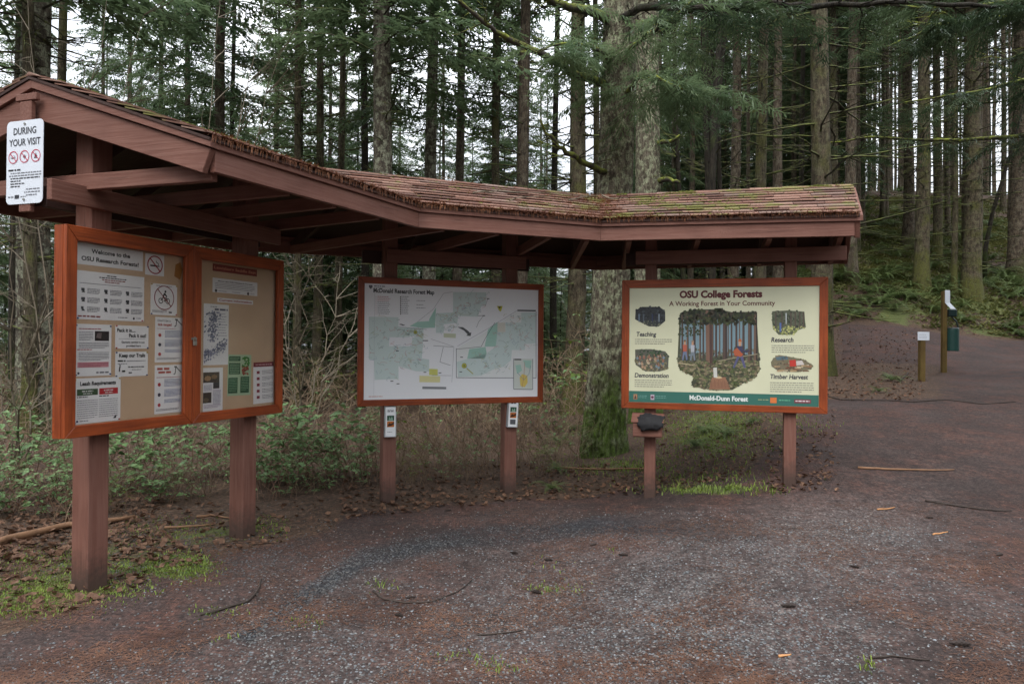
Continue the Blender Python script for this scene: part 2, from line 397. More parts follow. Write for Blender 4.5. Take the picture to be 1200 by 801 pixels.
    lit = ramp(t, vo2.outputs['Color'], [(.1, (.022, .015, .010, 1)), (.4, (.065, .038, .024, 1)), (.75, (.12, .068, .042, 1)), (1, (.19, .125, .08, 1))])
    lit = mixc(t, ramp(t, fine, [(.35, G(.7)), (.6, G(0))]), lit, (.03, .02, .014, 1))
    big2 = noiset(t, v, .55, 4, .6); damp = ramp(t, math_(t, 'ADD', math_(t, 'MULTIPLY', big2, .6), math_(t, 'MULTIPLY', mid, .4)), [(.40, G(.62)), (.56, G(1))]); c = mixc(t, 1.0, c, damp, 'MULTIPLY')
    spk = ramp(t, noiset(t, v, 24, 4, .75), [(.36, (.50, .48, .47, 1)), (.5, G(.95)), (.66, (1.3, 1.26, 1.22, 1))]); c = mixc(t, .8, c, spk, 'MULTIPLY')
    lf = ramp(t, math_(t, 'ADD', sp.outputs[0], math_(t, 'MULTIPLY', math_(t, 'SUBTRACT', mid, .5), .9)), [(.42, G(0)), (.6, G(1))])
    c = mixc(t, lf, c, lit)
    mossc = ramp(t, vfine, [(.3, (.040, .050, .014, 1)), (.55, (.095, .12, .032, 1)), (.8, (.16, .20, .05, 1))])
    mfac = ramp(t, math_(t, 'ADD', A.outputs['Alpha'], math_(t, 'MULTIPLY', math_(t, 'SUBTRACT', mid, .5), 1.3)), [(.38, G(0)), (.62, G(.85))])
    c = mixc(t, mfac, c, mossc)
    t.links.new(c, b.inputs['Base Color']); b.inputs['Roughness'].default_value = .85; b.inputs['Specular IOR Level'].default_value = .3
    h = math_(t, 'ADD', math_(t, 'MULTIPLY', fine, .6), math_(t, 'MULTIPLY', math_(t, 'SUBTRACT', 1.0, vo.outputs['Distance']), .4))
    bump(t, b, h, .9, .018)
    o = obj('ground', me, m, smooth=True); tag(o, 'brown gravel and dirt path with forest floor beside it', kind='structure'); return o
build_ground()

# ------------------------------------------------------------ kiosk geometry (plan points measured from the photograph)
v2 = lambda x, y: Vector((x, y, 0))
EV = [v2(-1.634, 3.92), v2(-.751, 5.70), v2(.776, 6.33), v2(2.84, 5.95)]       # front fascia line
RD = [v2(-2.845, 4.30), v2(-1.80, 6.436), v2(.90, 7.55), v2(3.245, 6.93)]       # ridge line
BK = [r * 2 - e_ for e_, r in zip(EV, RD)]                                    # back fascia line
Z_FB, Z_FT, Z_EAVE, Z_RIDGE = 2.443, 2.605, 2.632, 3.085
kiosk = empty('information_kiosk', loc=(0.2, 6.6, 0)); KI = Matrix.Translation((-.2, -6.6, 0))
tag(kiosk, 'brown painted open timber kiosk with three wings and a mossy shingle roof', 'kiosk')
def kpart(name, mb, m, bevel=0, smooth=False):
    o = obj(name, mb, m, kiosk, smooth=smooth, bevel=bevel); o.matrix_parent_inverse = KI; return o
def kbeam(name, p0, p1, wid, hgt, m=M_brown_x, bevel=.003, parent=None):
    """beam with its own local frame so the grain runs along it; p0,p1 = centre line"""
    p0, p1 = Vector(p0), Vector(p1); d = p1 - p0; ln = d.length; x = d.normalized()
    y = Vector((0, 0, 1)).cross(x)
    if y.length < .01: y = Vector((0, 1, 0))
    y.normalize(); z = x.cross(y)
    M = Matrix((x, y, z)).transposed().to_4x4(); M.translation = p0
    o = obj(name, MB().box(0, ln, -wid / 2, wid / 2, -hgt / 2, hgt / 2), m, parent or kiosk, bevel=bevel)
    o.matrix_parent_inverse = (parent or kiosk).matrix_world.inverted() if parent else KI
    o.matrix_local = M if False else M; o.matrix_basis = M; return o
BP = {}
def board_plane(key, L_, R_, ztop, hgt):
    L_, R_ = Vector(L_), Vector(R_); M = frame_matrix(Vector((L_.x, L_.y, ztop - hgt)), R_ - L_)
    BP[key] = dict(M=M, I=M.inverted(), w=(R_ - L_).length, h=hgt, d=(R_ - L_).normalized(), n=M.to_3x3() @ Vector((0, 0, 1)), L=L_, R=R_)
board_plane('notice', (-2.53, 4.06, 0), (-1.84, 5.77, 0), 2.175, 1.22)
board_plane('map', (-1.444, 6.72, 0), (.327, 7.43, 0), 2.148, 1.22)
board_plane('forest', (1.049, 6.857, 0), (2.812, 6.38, 0), 2.143, 1.22)
def uvpx(key, px, py, zoff=0):
    I = BP[key]['I']; o, d = ray(px, py); o = I @ o; d = I.to_3x3() @ d; t = (zoff - o.z) / d.z; p = o + d * t; return p.x, p.y
def on_line(px, key, back):
    B = BP[key]; o, d = ray(px, 420); o = Vector((0, 0)); d = Vector((d.x, d.y)); a_ = (B['L'] - B['n'] * back).to_2d(); e_ = B['d'].to_2d()
    det = d.x * -e_.y + d.y * e_.x; t = (a_.x * -e_.y + a_.y * e_.x) / det; return d * t
posts = []
for px, key, back, w in ((108, 'notice', .175, .14), (286, 'notice', .175, .14), (455.5, 'map', .115, .13), (596.5, 'map', .115, .13), (762.5, 'forest', .10, .105), (925.5, 'forest', .10, .105)):
    p = on_line(px, key, back); B = BP[key]
    g = ground(p.x, p.y) - .25; wi = {'notice': 0, 'map': 1, 'forest': 2}[key]; u_ = (RD[wi + 1] - RD[wi]).normalized(); dd_ = abs((Vector((p.x, p.y, 0)) - RD[wi]).dot(Vector((-u_.y, u_.x, 0)))); top = Z_RIDGE - .085 - (dd_ + w * .6) * (Z_RIDGE - Z_EAVE) / 1.16
    M = Matrix.Translation((p.x, p.y, g)) @ Matrix.Rotation(math.atan2(B['d'].y, B['d'].x), 4, 'Z')
    o = obj('post', MB().box(-w / 2, w / 2, -w / 2, w / 2, 0, top - g), M_brown_post, kiosk, bevel=.005); o.matrix_parent_inverse = KI; o.matrix_basis = M
    posts.append((p, key, w))
# plate beams in front of the posts above the boards
def offp(p, key, f, along, z): B = BP[key]; q = Vector((p.x, p.y, 0)) + B['n'] * f + B['d'] * along; q.z = z; return q
kbeam('plate_beam', offp(posts[0][0], 'notice', .092, -.35, 2.37), offp(posts[1][0], 'notice', .092, .28, 2.37), .04, .12)
kbeam('plate_beam', offp(posts[2][0], 'map', .087, -.05, 2.36), offp(posts[3][0], 'map', .087, .14, 2.36), .04, .125)
kbeam('plate_beam', offp(posts[4][0], 'forest', .074, -.14, 2.355), offp(posts[5][0], 'forest', .074, .46, 2.355), .04, .125)
for i in (0, 2, 4):
    key = posts[i][1]; kbeam('plate_beam', offp(posts[i][0], key, -.09, -.25, 2.36), offp(posts[i + 1][0], key, -.09, .25, 2.36), .04, .125, M_shade_wood)
def inset(P, d):
    """offset the polyline P towards the ridge by d (front line) using mitred joints"""
    out = []
    for i in range(len(P)):
        ns = []
        for a_, b_ in ((i - 1, i), (i, i + 1)):
            if a_ >= 0 and b_ < len(P):
                e_ = (P[b_] - P[a_]).normalized(); ns.append(Vector((-e_.y, e_.x, 0)))
        if len(ns) == 1: out.append(P[i] + ns[0] * d)
        else:
            h = (ns[0] + ns[1]).normalized(); out.append(P[i] + h * (d / h.dot(ns[0])))
    return out
def zset(p, z): q = Vector(p); q.z = z; return q
for P, sgn in ((EV, 1), (BK, -1)):
    I1 = inset(P, sgn * .04); 
    O2 = inset(P, sgn * -.018); I2 = inset(P, sgn * .03)
    for i in range(3):
        Mx = frame_matrix(zset(P[i], Z_FB), P[i + 1] - P[i]); Mi = Mx.inverted()
        pts = [Mi @ zset(q, Z_FB) for q in (P[i], P[i + 1], I1[i + 1], I1[i])]
        if sgn < 0: pts.reverse()
        o = obj('fascia_board', MB().prism(pts, (0, Z_FT - Z_FB - .042, 0)), M_brown_x, kiosk, bevel=.002); o.matrix_parent_inverse = KI; o.matrix_basis = Mx
        pts = [Mi @ zset(q, Z_FT - .040) for q in (O2[i], O2[i + 1], I2[i + 1], I2[i])]
        if sgn < 0: pts.reverse()
        o = obj('drip_trim', MB().prism(pts, (0, .045, 0)), M_brown_x, kiosk, bevel=.002); o.matrix_parent_inverse = KI; o.matrix_basis = Mx
# barge boards at both gables (sloping, in the gable plane)
def barge(E, Rr, outward):
    d = (E - Rr); ln = d.length; x = d.normalized(); nrm = Vector(outward).normalized()
    M = Matrix((x, Vector((0, 0, 1)), x.cross(Vector((0, 0, 1))))).transposed().to_4x4(); M.translation = Rr
    s_ = 1 if (M.to_3x3() @ Vector((0, 0, 1))).dot(nrm) > 0 else -1
    zr, ze = Z_RIDGE - .035, Z_EAVE - .035
    z0, z1 = (0.0, .042 * s_); 
    pts = [(0, zr - .215, z0), (ln - .05, ze - .165, z0), (ln + .005, ze - .035, z0), (0, zr - .042, z0)]
    o = obj('barge_board', MB().prism(pts, (0, 0, z1)), M_brown_x, kiosk, bevel=.003); o.matrix_parent_inverse = KI; o.matrix_basis = M
    pts = [(0, zr - .040, z0), (ln + .02, ze - .034, z0), (ln + .02, ze + .012, z0), (0, zr + .012, z0)]
    o = obj('drip_trim', MB().prism(pts, (0, 0, .062 * s_)), M_brown_x, kiosk, bevel=.002); o.matrix_parent_inverse = KI; o.matrix_basis = M
for E_, R_, ax in ((EV[0], RD[0], RD[0] - RD[1]), (BK[0], RD[0], RD[0] - RD[1]), (EV[3], RD[3], RD[3] - RD[2]), (BK[3], RD[3], RD[3] - RD[2])): barge(E_, R_, ax)
# trusses: bottom chord (tie) + two rafters
def lerp(a_, b_, t): return a_ + (b_ - a_) * t
def truss(i, t):
    e_, r_, k_ = lerp(EV[i], EV[i + 1], t), lerp(RD[i], RD[i + 1], t), lerp(BK[i], BK[i + 1], t)
    di = (e_ - r_).normalized() * .045
    kbeam('tie_beam', zset(e_ - di, 2.475), zset(k_ + di, 2.475), .042, .085, bevel=0)
    for q in (e_, k_):
        dd = (q - r_).normalized()
        kbeam('rafter', zset(r_ + dd * .03, Z_RIDGE - .12), zset(q - dd * .06, Z_EAVE - .125), .04, .09, M_shade_wood, bevel=0)
for i, ts in ((0, (.3, .52, .76)), (1, (.14, .42, .70, .92)), (2, (.12, .40, .68, .95))):
    for t_ in ts: truss(i, t_)
ax = (RD[1] - RD[0]).normalized()
kbeam('tie_beam', zset(EV[0] - (EV[0] - RD[0]).normalized() * .06 + ax * .06, 2.455), zset(BK[0] + (RD[0] - BK[0]).normalized() * .06 + ax * .06, 2.455), .045, .095)
for i in range(3): kbeam('ridge_board', zset(lerp(RD[i], RD[i + 1], .02), Z_RIDGE - .13), zset(lerp(RD[i], RD[i + 1], .98), Z_RIDGE - .13), .035, .14, M_shade_wood, bevel=0)
# short upright that carries the white sign on the gable
gx = (EV[0] - RD[0]).normalized(); gn = Vector((gx.y, -gx.x, 0)); 
if gn.dot(RD[0] - RD[1]) < 0: gn = -gn
def stick_up(name, along, out, z0, z1, w, th):
    M = frame_matrix(zset(RD[0] + gx * along + gn * out, z0), gx); o = obj(name, MB().box(-w / 2, w / 2, 0, z1 - z0, 0, th), M_brown, kiosk, bevel=.003); o.matrix_parent_inverse = KI; o.matrix_basis = M
stick_up('sign_upright', .0, .066, 2.27, 2.92, .09, .03)
stick_up('sign_cleat', .0, .066, 2.925, 2.965, .16, .03)
# ---- roof deck + shingles
roofmb = MB()
SL = []                                                   # bilinear slopes: (e0,e1,r0,r1)
for P, front in ((EV, True), (BK, False)):
    for i in range(3):
        out0 = (P[i] - RD[i]).normalized() * .03; out1 = (P[i + 1] - RD[i + 1]).normalized() * .03
        a_, b_, c_, d_ = zset(P[i] + out0, Z_EAVE - .012), zset(P[i + 1] + out1, Z_EAVE - .012), zset(RD[i + 1], Z_RIDGE), zset(RD[i], Z_RIDGE)
        axn = (RD[1] - RD[0]).normalized() * .07 if i == 0 else Vector(); axe = (RD[3] - RD[2]).normalized() * .04 if i == 2 else Vector()
        a_ -= axn; d_ -= axn; b_ += axe; c_ += axe
        pts = [a_, b_, c_, d_] if front else [b_, a_, d_, c_]
        roofmb.prism([p - Vector((0, 0, .022)) for p in pts], (0, 0, .016)); SL.append((a_, b_, d_, c_, front, i))
roof = kpart('roof', roofmb, M_shade_wood)
def shingle_mat():
    m, t, b = mat('weathered_shingle'); oi = N(t, 'ShaderNodeObjectInfo')
    v = coords(t); f = noiset(t, v, 60, 4, .7); g = noiset(t, v, 7, 4)
    base = ramp(t, oi.outputs['Random'], [(0, (.10, .045, .032, 1)), (.4, (.20, .092, .060, 1)), (.75, (.30, .165, .12, 1)), (1, (.20, .14, .115, 1))])
    c = mixc(t, math_(t, 'MULTIPLY', f, .55), base, (.065, .035, .026, 1))
    tc = N(t, 'ShaderNodeNewGeometry'); mp = N(t, 'ShaderNodeMapping'); mp.inputs['Scale'].default_value = (1, 1, 1); t.links.new(tc.outputs['Position'], mp.inputs[0])
    k = noiset(t, mp.outputs[0], 3.4, 6, .7); sp = N(t, 'ShaderNodeSeparateXYZ'); t.links.new(tc.outputs['Position'], sp.inputs[0])
    right = ramp(t, math_(t, 'DIVIDE', math_(t, 'ADD', sp.outputs[0], .5), 2.0), [(.0, G(.02)), (.7, G(.12)), (1, G(.10))])
    mf = ramp(t, math_(t, 'ADD', k, right), [(.60, G(0)), (.69, G(.8))])
    c = mixc(t, mf, c, (.13, .14, .025, 1))
    t.links.new(c, b.inputs['Base Color']); b.inputs['Roughness'].default_value = .9; bump(t, b, f, .6, .004); return m
M_shingle = shingle_mat()
def shingle_geo(pts, name, th=.008):
    c_ = sum(pts, Vector()) / len(pts); mb = MB(); mb.prism([p - c_ for p in pts], (0, 0, th)); o = kpart_r(name, mb); o.matrix_basis = Matrix.Translation(c_); return o
def kpart_r(name, mb):
    return obj(name, mb, M_shingle, roof)
NCO = 10
for (e0, e1, r0, r1, front, wi) in SL:
    S_ = lambda t, v_: lerp(lerp(e0, e1, t), lerp(r0, r1, t), v_)
    lnE = (e1 - e0).length
    rest = MB()
    for k in range(NCO):
        v0 = k / NCO; v1 = min(1, v0 + 1.45 / NCO); ln = (S_(1, v0) - S_(0, v0)).length
        x = -rnd.uniform(0, .2)
        while x < ln:
            w_ = rnd.uniform(.24, .36) if front else .5
            x0, x1 = max(0, x), min(ln, x + w_ - .005); x += w_
            if x1 - x0 < .02: continue
            t0, t1 = x0 / ln, x1 / ln; j = rnd.uniform(-.012, .012); vv = max(-.005, v0 + j)
            lift = Vector((0, 0, .016 + rnd.uniform(0, .007)))
            pts = [S_(t0, vv) + lift, S_(t1, vv) + lift, S_(t1, v1) - Vector((0, 0, .003)), S_(t0, v1) - Vector((0, 0, .003))]
            if front: shingle_geo(pts, 'shingle')
            else: rest.prism(list(reversed(pts)), (0, 0, .011))
    if not front:
        o = kpart_r('shingle_course', rest); o['kind'] = 'stuff'
for i in range(3):                                          # ridge caps
    ln = (RD[i + 1] - RD[i]).length; n = int(ln / .3)
    u = (RD[i + 1] - RD[i]).normalized(); pn = Vector((-u.y, u.x, 0))
    for k in range(n):
        p0 = RD[i] + u * (k * ln / n - (0.07 if i == 0 and k == 0 else 0)); p1 = RD[i] + u * ((k + 1) * ln / n + .02)
        for s_ in (1, -1):
            pass
        zz = Z_RIDGE + .004
        prof = lambda p, l: [zset(p - pn * .10, zz - .032 + l), zset(p, zz + .010 + l), zset(p + pn * .10, zz - .032 + l), zset(p, zz - .006 + l)]
        a_ = prof(p0, .006); b_ = prof(p1, 0); c_ = (p0 + p1) / 2; c_.z = zz
        mb = MB(); mb.v = [tuple(q - c_) for q in a_ + b_]; mb.f = [(3, 2, 1, 0), (4, 5, 6, 7), (0, 1, 5, 4), (1, 2, 6, 5), (2, 3, 7, 6), (3, 0, 4, 7)]
        o = kpart_r('ridge_cap', mb); o.matrix_basis = Matrix.Translation(c_)
# gravity debris on the roof
def on_roof(i, t, v_, dz=.02):
    e0, e1, r0, r1, fr, wi = SL[i]; p = lerp(lerp(e0, e1, t), lerp(r0, r1, t), v_); return p + Vector((0, 0, dz))

# ------------------------------------------------------------ printing
_txt = {}
def text_geo(s, bold):
    k = (s, bold)
    if k in _txt: return _txt[k]
    cu = bpy.data.curves.new('t', 'FONT'); cu.body = s; cu.resolution_u = 3; cu.offset = bold
    o = bpy.data.objects.new('t', cu); COL.objects.link(o)
    dg = bpy.context.evaluated_depsgraph_get(); dg.update(); me = bpy.data.meshes.new_from_object(o.evaluated_get(dg))
    V = np.array([v.co[:2] for v in me.vertices]); Fs = [tuple(p.vertices) for p in me.polygons]
    bpy.data.objects.remove(o); bpy.data.curves.remove(cu); bpy.data.meshes.remove(me)
    _txt[k] = (V, Fs); return _txt[k]
class Canvas:
    def __init__(s, dz=.0006, z0=.0006): s.v = []; s.f = []; s.c = []; s.dz = dz; s.z0 = z0
    def poly(s, pts, col, layer=0, raw=False):
        k = len(s.v); z = s.z0 + layer * s.dz
        area = sum(pts[i][0] * pts[(i + 1) % len(pts)][1] - pts[(i + 1) % len(pts)][0] * pts[i][1] for i in range(len(pts)))
        if area < 0: pts = list(reversed(pts))
        s.v += [(p[0], p[1], z) for p in pts]; s.f.append(tuple(range(k, k + len(pts)))); s.c.append(col if raw else ink(col))
    def rect(s, x0, y0, x1, y1, col, layer=0): s.poly([(x0, y0), (x1, y0), (x1, y1), (x0, y1)], col, layer)
    def disc(s, x, y, r, col, layer=0, n=20, ry=None):
        ry = ry or r; s.poly([(x + r * math.cos(2 * math.pi * i / n), y + ry * math.sin(2 * math.pi * i / n)) for i in range(n)], col, layer)
    def ring(s, x, y, r, w, col, layer=0, n=24):
        for i in range(n):
            a0, a1 = 2 * math.pi * i / n, 2 * math.pi * (i + 1) / n
            s.poly([(x + r * math.cos(a0), y + r * math.sin(a0)), (x + r * math.cos(a1), y + r * math.sin(a1)), (x + (r - w) * math.cos(a1), y + (r - w) * math.sin(a1)), (x + (r - w) * math.cos(a0), y + (r - w) * math.sin(a0))], col, layer)
    def line(s, x0, y0, x1, y1, w, col, layer=0):
        dx, dy = x1 - x0, y1 - y0; l = math.hypot(dx, dy) or 1; nx, ny = -dy / l * w / 2, dx / l * w / 2
        s.poly([(x0 + nx, y0 + ny), (x1 + nx, y1 + ny), (x1 - nx, y1 - ny), (x0 - nx, y0 - ny)], col, layer)
    def pline(s, pts, w, col, layer=0):
        for a_, b_ in zip(pts, pts[1:]): s.line(a_[0], a_[1], b_[0], b_[1], w, col, layer)
    def text(s, t, x, y, w, h, col, layer=1, bold=.012, align='L', slant=0):
        """lettering whose capitals are h tall, squeezed to width w (w=None: natural)"""
        V, Fs = text_geo(t, bold)
        if len(V) == 0: return
        x0, x1 = V[:, 0].min(), V[:, 0].max(); sy = h / .70; sx = sy if w is None else w / (x1 - x0)
        W = (x1 - x0) * sx; ox = x if align == 'L' else (x - W / 2 if align == 'C' else x - W)
        z = s.z0 + layer * s.dz; k = len(s.v); c_ = ink(col)
        s.v += [(ox + (p[0] - x0) * sx + slant * p[1] * sy, y + p[1] * sy, z) for p in V]
        for f in Fs: s.f.append(tuple(k + i for i in f)); s.c.append(c_)
    def words(s, x0, y, x1, h, col, layer=1, seed=None, full=False):
        """a line of print too small to read: separate word-long strokes"""
        r = random.Random(seed if seed is not None else int((x0 * 977 + y * 3571) * 100)); x = x0
        end = x1 if full else x0 + (x1 - x0) * r.uniform(.72, 1)
        while x < end:
            w = h * r.uniform(1.3, 4.5); s.rect(x, y, min(end, x + w), y + h, col, layer); x += w + h * .7
    def para(s, x0, ytop, x1, n, pitch, h, col, layer=1):
        for i in range(n): s.words(x0, ytop - (i + 1) * pitch, x1, h, col, layer, full=i < n - 1)
    def build(s, name, parent=None, M=None):
        me = bpy.data.meshes.new(name); me.from_pydata(s.v, [], s.f); me.update()
        ca = me.color_attributes.new('ink', 'FLOAT_COLOR', 'CORNER'); cols = []
        for p, c_ in zip(me.polygons, s.c): cols += list(c_) * len(p.vertices)
        ca.data.foreach_set('color', cols); o = obj(name, me, M_ink, parent)
        if M is not None: o.matrix_world = M
        return o
def ink(c):
    l = lin(c); return (l[0] * .8, l[1] * .8, l[2] * .8, 1)
BLK = (28, 28, 32); GRY = (120, 122, 130)

# ------------------------------------------------------------ boards
def board_frame(root, w, h, fw_t, fw_b, fw_s, z0, z1, names=('frame_rail', 'frame_stile'), x0=0, xs=None):
    """mitred rails and stiles in board space"""
    x1 = x0 + w; fl = xs[0] if xs else fw_s; fr = xs[1] if xs else fw_s
    off = (0, 0, z1 - z0)
    a = [obj('frame_rail', MB().prism([(x0, h, z0), (x0 + fl, h - fw_t, z0), (x1 - fr, h - fw_t, z0), (x1, h, z0)], off), M_orange_x, root, bevel=.003),
         obj('frame_rail', MB().prism([(x0, 0, z0), (x1, 0, z0), (x1 - fr, fw_b, z0), (x0 + fl, fw_b, z0)], off), M_orange_x, root, bevel=.003),
         obj('frame_stile', MB().prism([(x0, h - .0015, z0), (x0, .0015, z0), (x0 + fl - .001, fw_b + .0, z0), (x0 + fl - .001, h - fw_t, z0)], off), M_orange_y, root, bevel=.003),
         obj('frame_stile', MB().prism([(x1, .0015, z0), (x1, h - .0015, z0), (x1 - fr + .001, h - fw_t, z0), (x1 - fr + .001, fw_b, z0)], off), M_orange_y, root, bevel=.003)]
    return a
# --- notice board with two glazed doors
B = BP['notice']; nb = empty('notice_board', B['M'])
tag(nb, 'large orange framed notice case with two glazed doors and pinned sheets on tan backing', 'notice board')
W1 = B['w']; H1 = B['h']
obj('case_back', MB().box(.0, W1, .0, H1, -.10, -.085), M_orange_x, nb)
for (x0, x1, y0, y1, m_) in ((0, .02, 0, H1, M_orange_y), (W1 - .02, W1, 0, H1, M_orange_y)): obj('case_side', MB().box(x0, x1, y0, y1, -.0845, -.030), m_, nb)
for (y0, y1) in ((0, .02), (H1 - .02, H1)): obj('case_side', MB().box(.0205, W1 - .0205, y0, y1, -.0845, -.030), M_orange_x, nb)
obj('backing_board', MB().box(.0205, W1 - .0205, .0205, H1 - .0205, -.0845, -.050), M_cork, nb)
half = W1 / 2
for i in (0, 1):
    d = empty('glazed_door'); d.parent = nb; x0 = 0 if i == 0 else half + .0015; w = half - .0015
    board_frame(d, w, H1, .085, .070, .07, -.029, 0, x0=x0)
    obj('pane', MB().box(x0 + .066, x0 + w - .066, .066, H1 - .08, -.022, -.019), M_glass, d)
obj('water_stain', MB().prism([(.80, 1.00, -.0498), (.85, .98, -.0498), (.87, 1.05, -.0498), (.85, 1.10, -.0498), (.81, 1.08, -.0498)], (0, 0, .0004)), simple('ochre_stain', (.40, .17, .03, 1)), nb)
pl = empty('padlock', B['M'] @ Matrix.Translation((half + .003, .56, .002))); tag(pl, 'small brass and steel padlock hanging between the two glazed doors', 'padlock')
obj('body', MB().box(-.016, .016, -.025, .008, .004, .016), M_metal, pl, bevel=.003)
obj('shackle', MB().tube([(-.010, .008, .010), (-.010, .026, .010), (0, .036, .010), (.010, .026, .010), (.010, .008, .010)], .0028, 6), M_metal, pl)
obj('hasp', MB().box(-.024, .024, .014, .030, .0, .004), M_metal, pl)

def sheet(key, tl, br, label, zoff=-.0485, cat='notice', m=None, tilt=0, group='sheets pinned inside the notice case', pins=None, th=.0008, mess=None):
    u0, v1 = uvpx(key, *tl, zoff); u1, v0 = uvpx(key, *br, zoff)
    w, h = u1 - u0, v1 - v0; M = BP[key]['M'] @ Matrix.Translation((u0, v0, zoff)) @ Matrix.Rotation(tilt, 4, 'Z')
    root = empty('notice_sheet', M); tag(root, label, cat, group)
    # slightly curled sheet
    mb = MB(); nx = 6; r = random.Random(label); c1, c2 = r.uniform(0, .004), r.uniform(0, .004)
    for j in range(3):
        for i in range(nx + 1):
            t = i / nx; z = .0004 + c1 * max(0, (t - .6)) ** 2 * 5 * (j / 2) + c2 * max(0, .4 - t) ** 2 * 5 * (1 - j / 2)
            mb.v.append((t * w, j / 2 * h, 0))
    for j in range(2):
        for i in range(nx): k = j * (nx + 1) + i; mb.f.append((k, k + 1, k + nx + 2, k + nx + 1))
    o = obj('paper', mb, m or M_paper, root); sd = o.modifiers.new('thick', 'SOLIDIFY'); sd.thickness = th; sd.offset = -1
    for (fx, fy, pm) in (pins or ()):
        p = MB().tube([(fx * w, fy * h, 0), (fx * w, fy * h, .006)], .0045, 8); obj('pin', p, pm, root)
    return root, w, h, Canvas()
P4 = lambda a_, b_, c_, d_: ((.03, .97, a_), (.97, .97, b_), (.03, .03, c_), (.97, .03, d_))
r_, w, h, c = sheet('notice', (89.5, 283.5), (167.3, 317.9), 'white welcome banner at the top left of the notice case')
c.text('Welcome to the', w * .5, h * .58, w * .58, h * .20, BLK, align='C', bold=.03); c.text('OSU Research Forests!', w * .5, h * .20, w * .86, h * .20, BLK, align='C', bold=.03); c.build('lettering', r_)
r_, w, h, c = sheet('notice', (89, 316), (168.5, 376.8), 'wide white rules sheet with nine small icons below the welcome banner', pins=((.03, .02, M_pin_b), (.97, .02, M_pin_r)))
for i, (a0, a1) in enumerate(((.43, .57), (.32, .72), (.36, .7), (.4, .62))): c.words(w * a0, h * (.93 - i * .045), w * a1, h * .02, BLK if i < 2 else (150, 40, 40), full=True)
c.words(w * .05, h * .74, w * .95, h * .012, GRY, full=True)
rg = random.Random(5)
for j in range(3):
    for i in range(3):
        X, Y = w * (.10 + .32 * i), h * (.60 - .19 * j); sz = h * .045
        c.rect(X - sz, Y - sz * .3, X + sz * rg.uniform(.2, 1), Y + sz, (70, 72, 80)); c.poly([(X - sz, Y - sz), (X + sz, Y - sz), (X, Y + sz * .2)], (60, 62, 66), 2)
        c.para(X + sz * 2, Y + sz * 1.3, X + w * .23, 4, h * .030, h * .014, GRY)
c.words(w * .03, h * .05, w * .35, h * .03, (150, 60, 60), full=True); c.words(w * .6, h * .06, w * .76, h * .018, GRY); c.disc(w * .84, h * .06, h * .025, (60, 62, 66)); c.words(w * .88, h * .06, w * .97, h * .018, GRY); c.build('print', r_)
def nosym(c, x, y, r, col=(170, 30, 45), wdt=.16, layer=3):
    c.ring(x, y, r, r * wdt, col, layer); q = r * .68; c.line(x - q, y + q, x + q, y - q, r * wdt, col, layer + 1)
def cigarette(c, x, y, r, layer=2):
    c.rect(x - r * .6, y - r * .18, x + r * .35, y - r * .02, BLK, layer); c.rect(x + r * .4, y - r * .18, x + r * .55, y - r * .02, BLK, layer)
    c.pline([(x + r * .45, y), (x + r * .4, y + r * .2), (x + r * .2, y + r * .25), (x + r * .15, y + r * .45)], r * .08, BLK, layer)
def cyclist(c, x, y, r, layer=2):
    for s_ in (-.38, .38): c.ring(x + s_ * r, y - r * .28, r * .26, r * .07, BLK, layer, 14)
    c.pline([(x - .38 * r, y - .28 * r), (x - .15 * r, y + .02 * r), (x + .22 * r, y + .02 * r), (x + .38 * r, y - .28 * r)], r * .08, BLK, layer)
    c.pline([(x - .12 * r, y + .05 * r), (x + .02 * r, y + .42 * r), (x + .28 * r, y + .1 * r)], r * .14, BLK, layer); c.pline([(x - .08 * r, y + .05 * r), (x + .1 * r, y - .12 * r), (x + .02 * r, y - .34 * r)], r * .1, BLK, layer)
    c.disc(x + .12 * r, y + .58 * r, r * .11, BLK, layer, 10)
def campfire(c, x, y, r, layer=2):
    c.line(x - .4 * r, y - .45 * r, x + .4 * r, y - .3 * r, r * .1, BLK, layer); c.line(x + .4 * r, y - .45 * r, x - .4 * r, y - .3 * r, r * .1, BLK, layer)
    c.poly([(x - .28 * r, y - .22 * r), (x + .28 * r, y - .22 * r), (x + .32 * r, y + .1 * r), (x + .15 * r, y), (x + .05 * r, y + .6 * r), (x - .12 * r, y + .2 * r), (x - .3 * r, y + .25 * r)], BLK, layer)
def leafplant(c, x, y, r, layer=2):
    for a_ in (-70, -38, 0, 38, 70):
        dx, dy = math.sin(R(a_)), math.cos(R(a_)); l = r * (.65 - abs(a_) * .003)
        c.poly([(x, y - .2 * r), (x + dx * l * .5 - dy * .09 * r, y - .2 * r + dy * l * .5 + dx * .09 * r), (x + dx * l, y - .2 * r + dy * l), (x + dx * l * .5 + dy * .09 * r, y - .2 * r + dy * l * .5 - dx * .09 * r)], BLK, layer)
    c.line(x, y - .55 * r, x, y - .1 * r, r * .07, BLK, layer)
r_, w, h, c = sheet('notice', (170.4, 296.4), (192.2, 323.9), 'square no smoking sign in red and black beside the welcome banner')
cigarette(c, w / 2, h / 2, w * .42); nosym(c, w / 2, h / 2, min(w, h) * .44, (165, 25, 45), .13); c.build('emblem', r_)
r_, w, h, c = sheet('notice', (176.7, 331.4), (207.2, 370), 'white no cycling notice with a black cyclist in a red ring', pins=P4(M_pin_y, M_pin_y, M_pin_b, M_pin_r))
cyclist(c, w / 2, h * .56, w * .34); nosym(c, w / 2, h * .56, w * .38, (150, 40, 55), .07); c.words(w * .2, h * .93, w * .8, h * .02, GRY); c.para(w * .06, h * .17, w * .6, 3, h * .03, h * .014, GRY); c.words(w * .68, h * .08, w * .8, h * .04, BLK, full=True); c.build('emblem', r_)
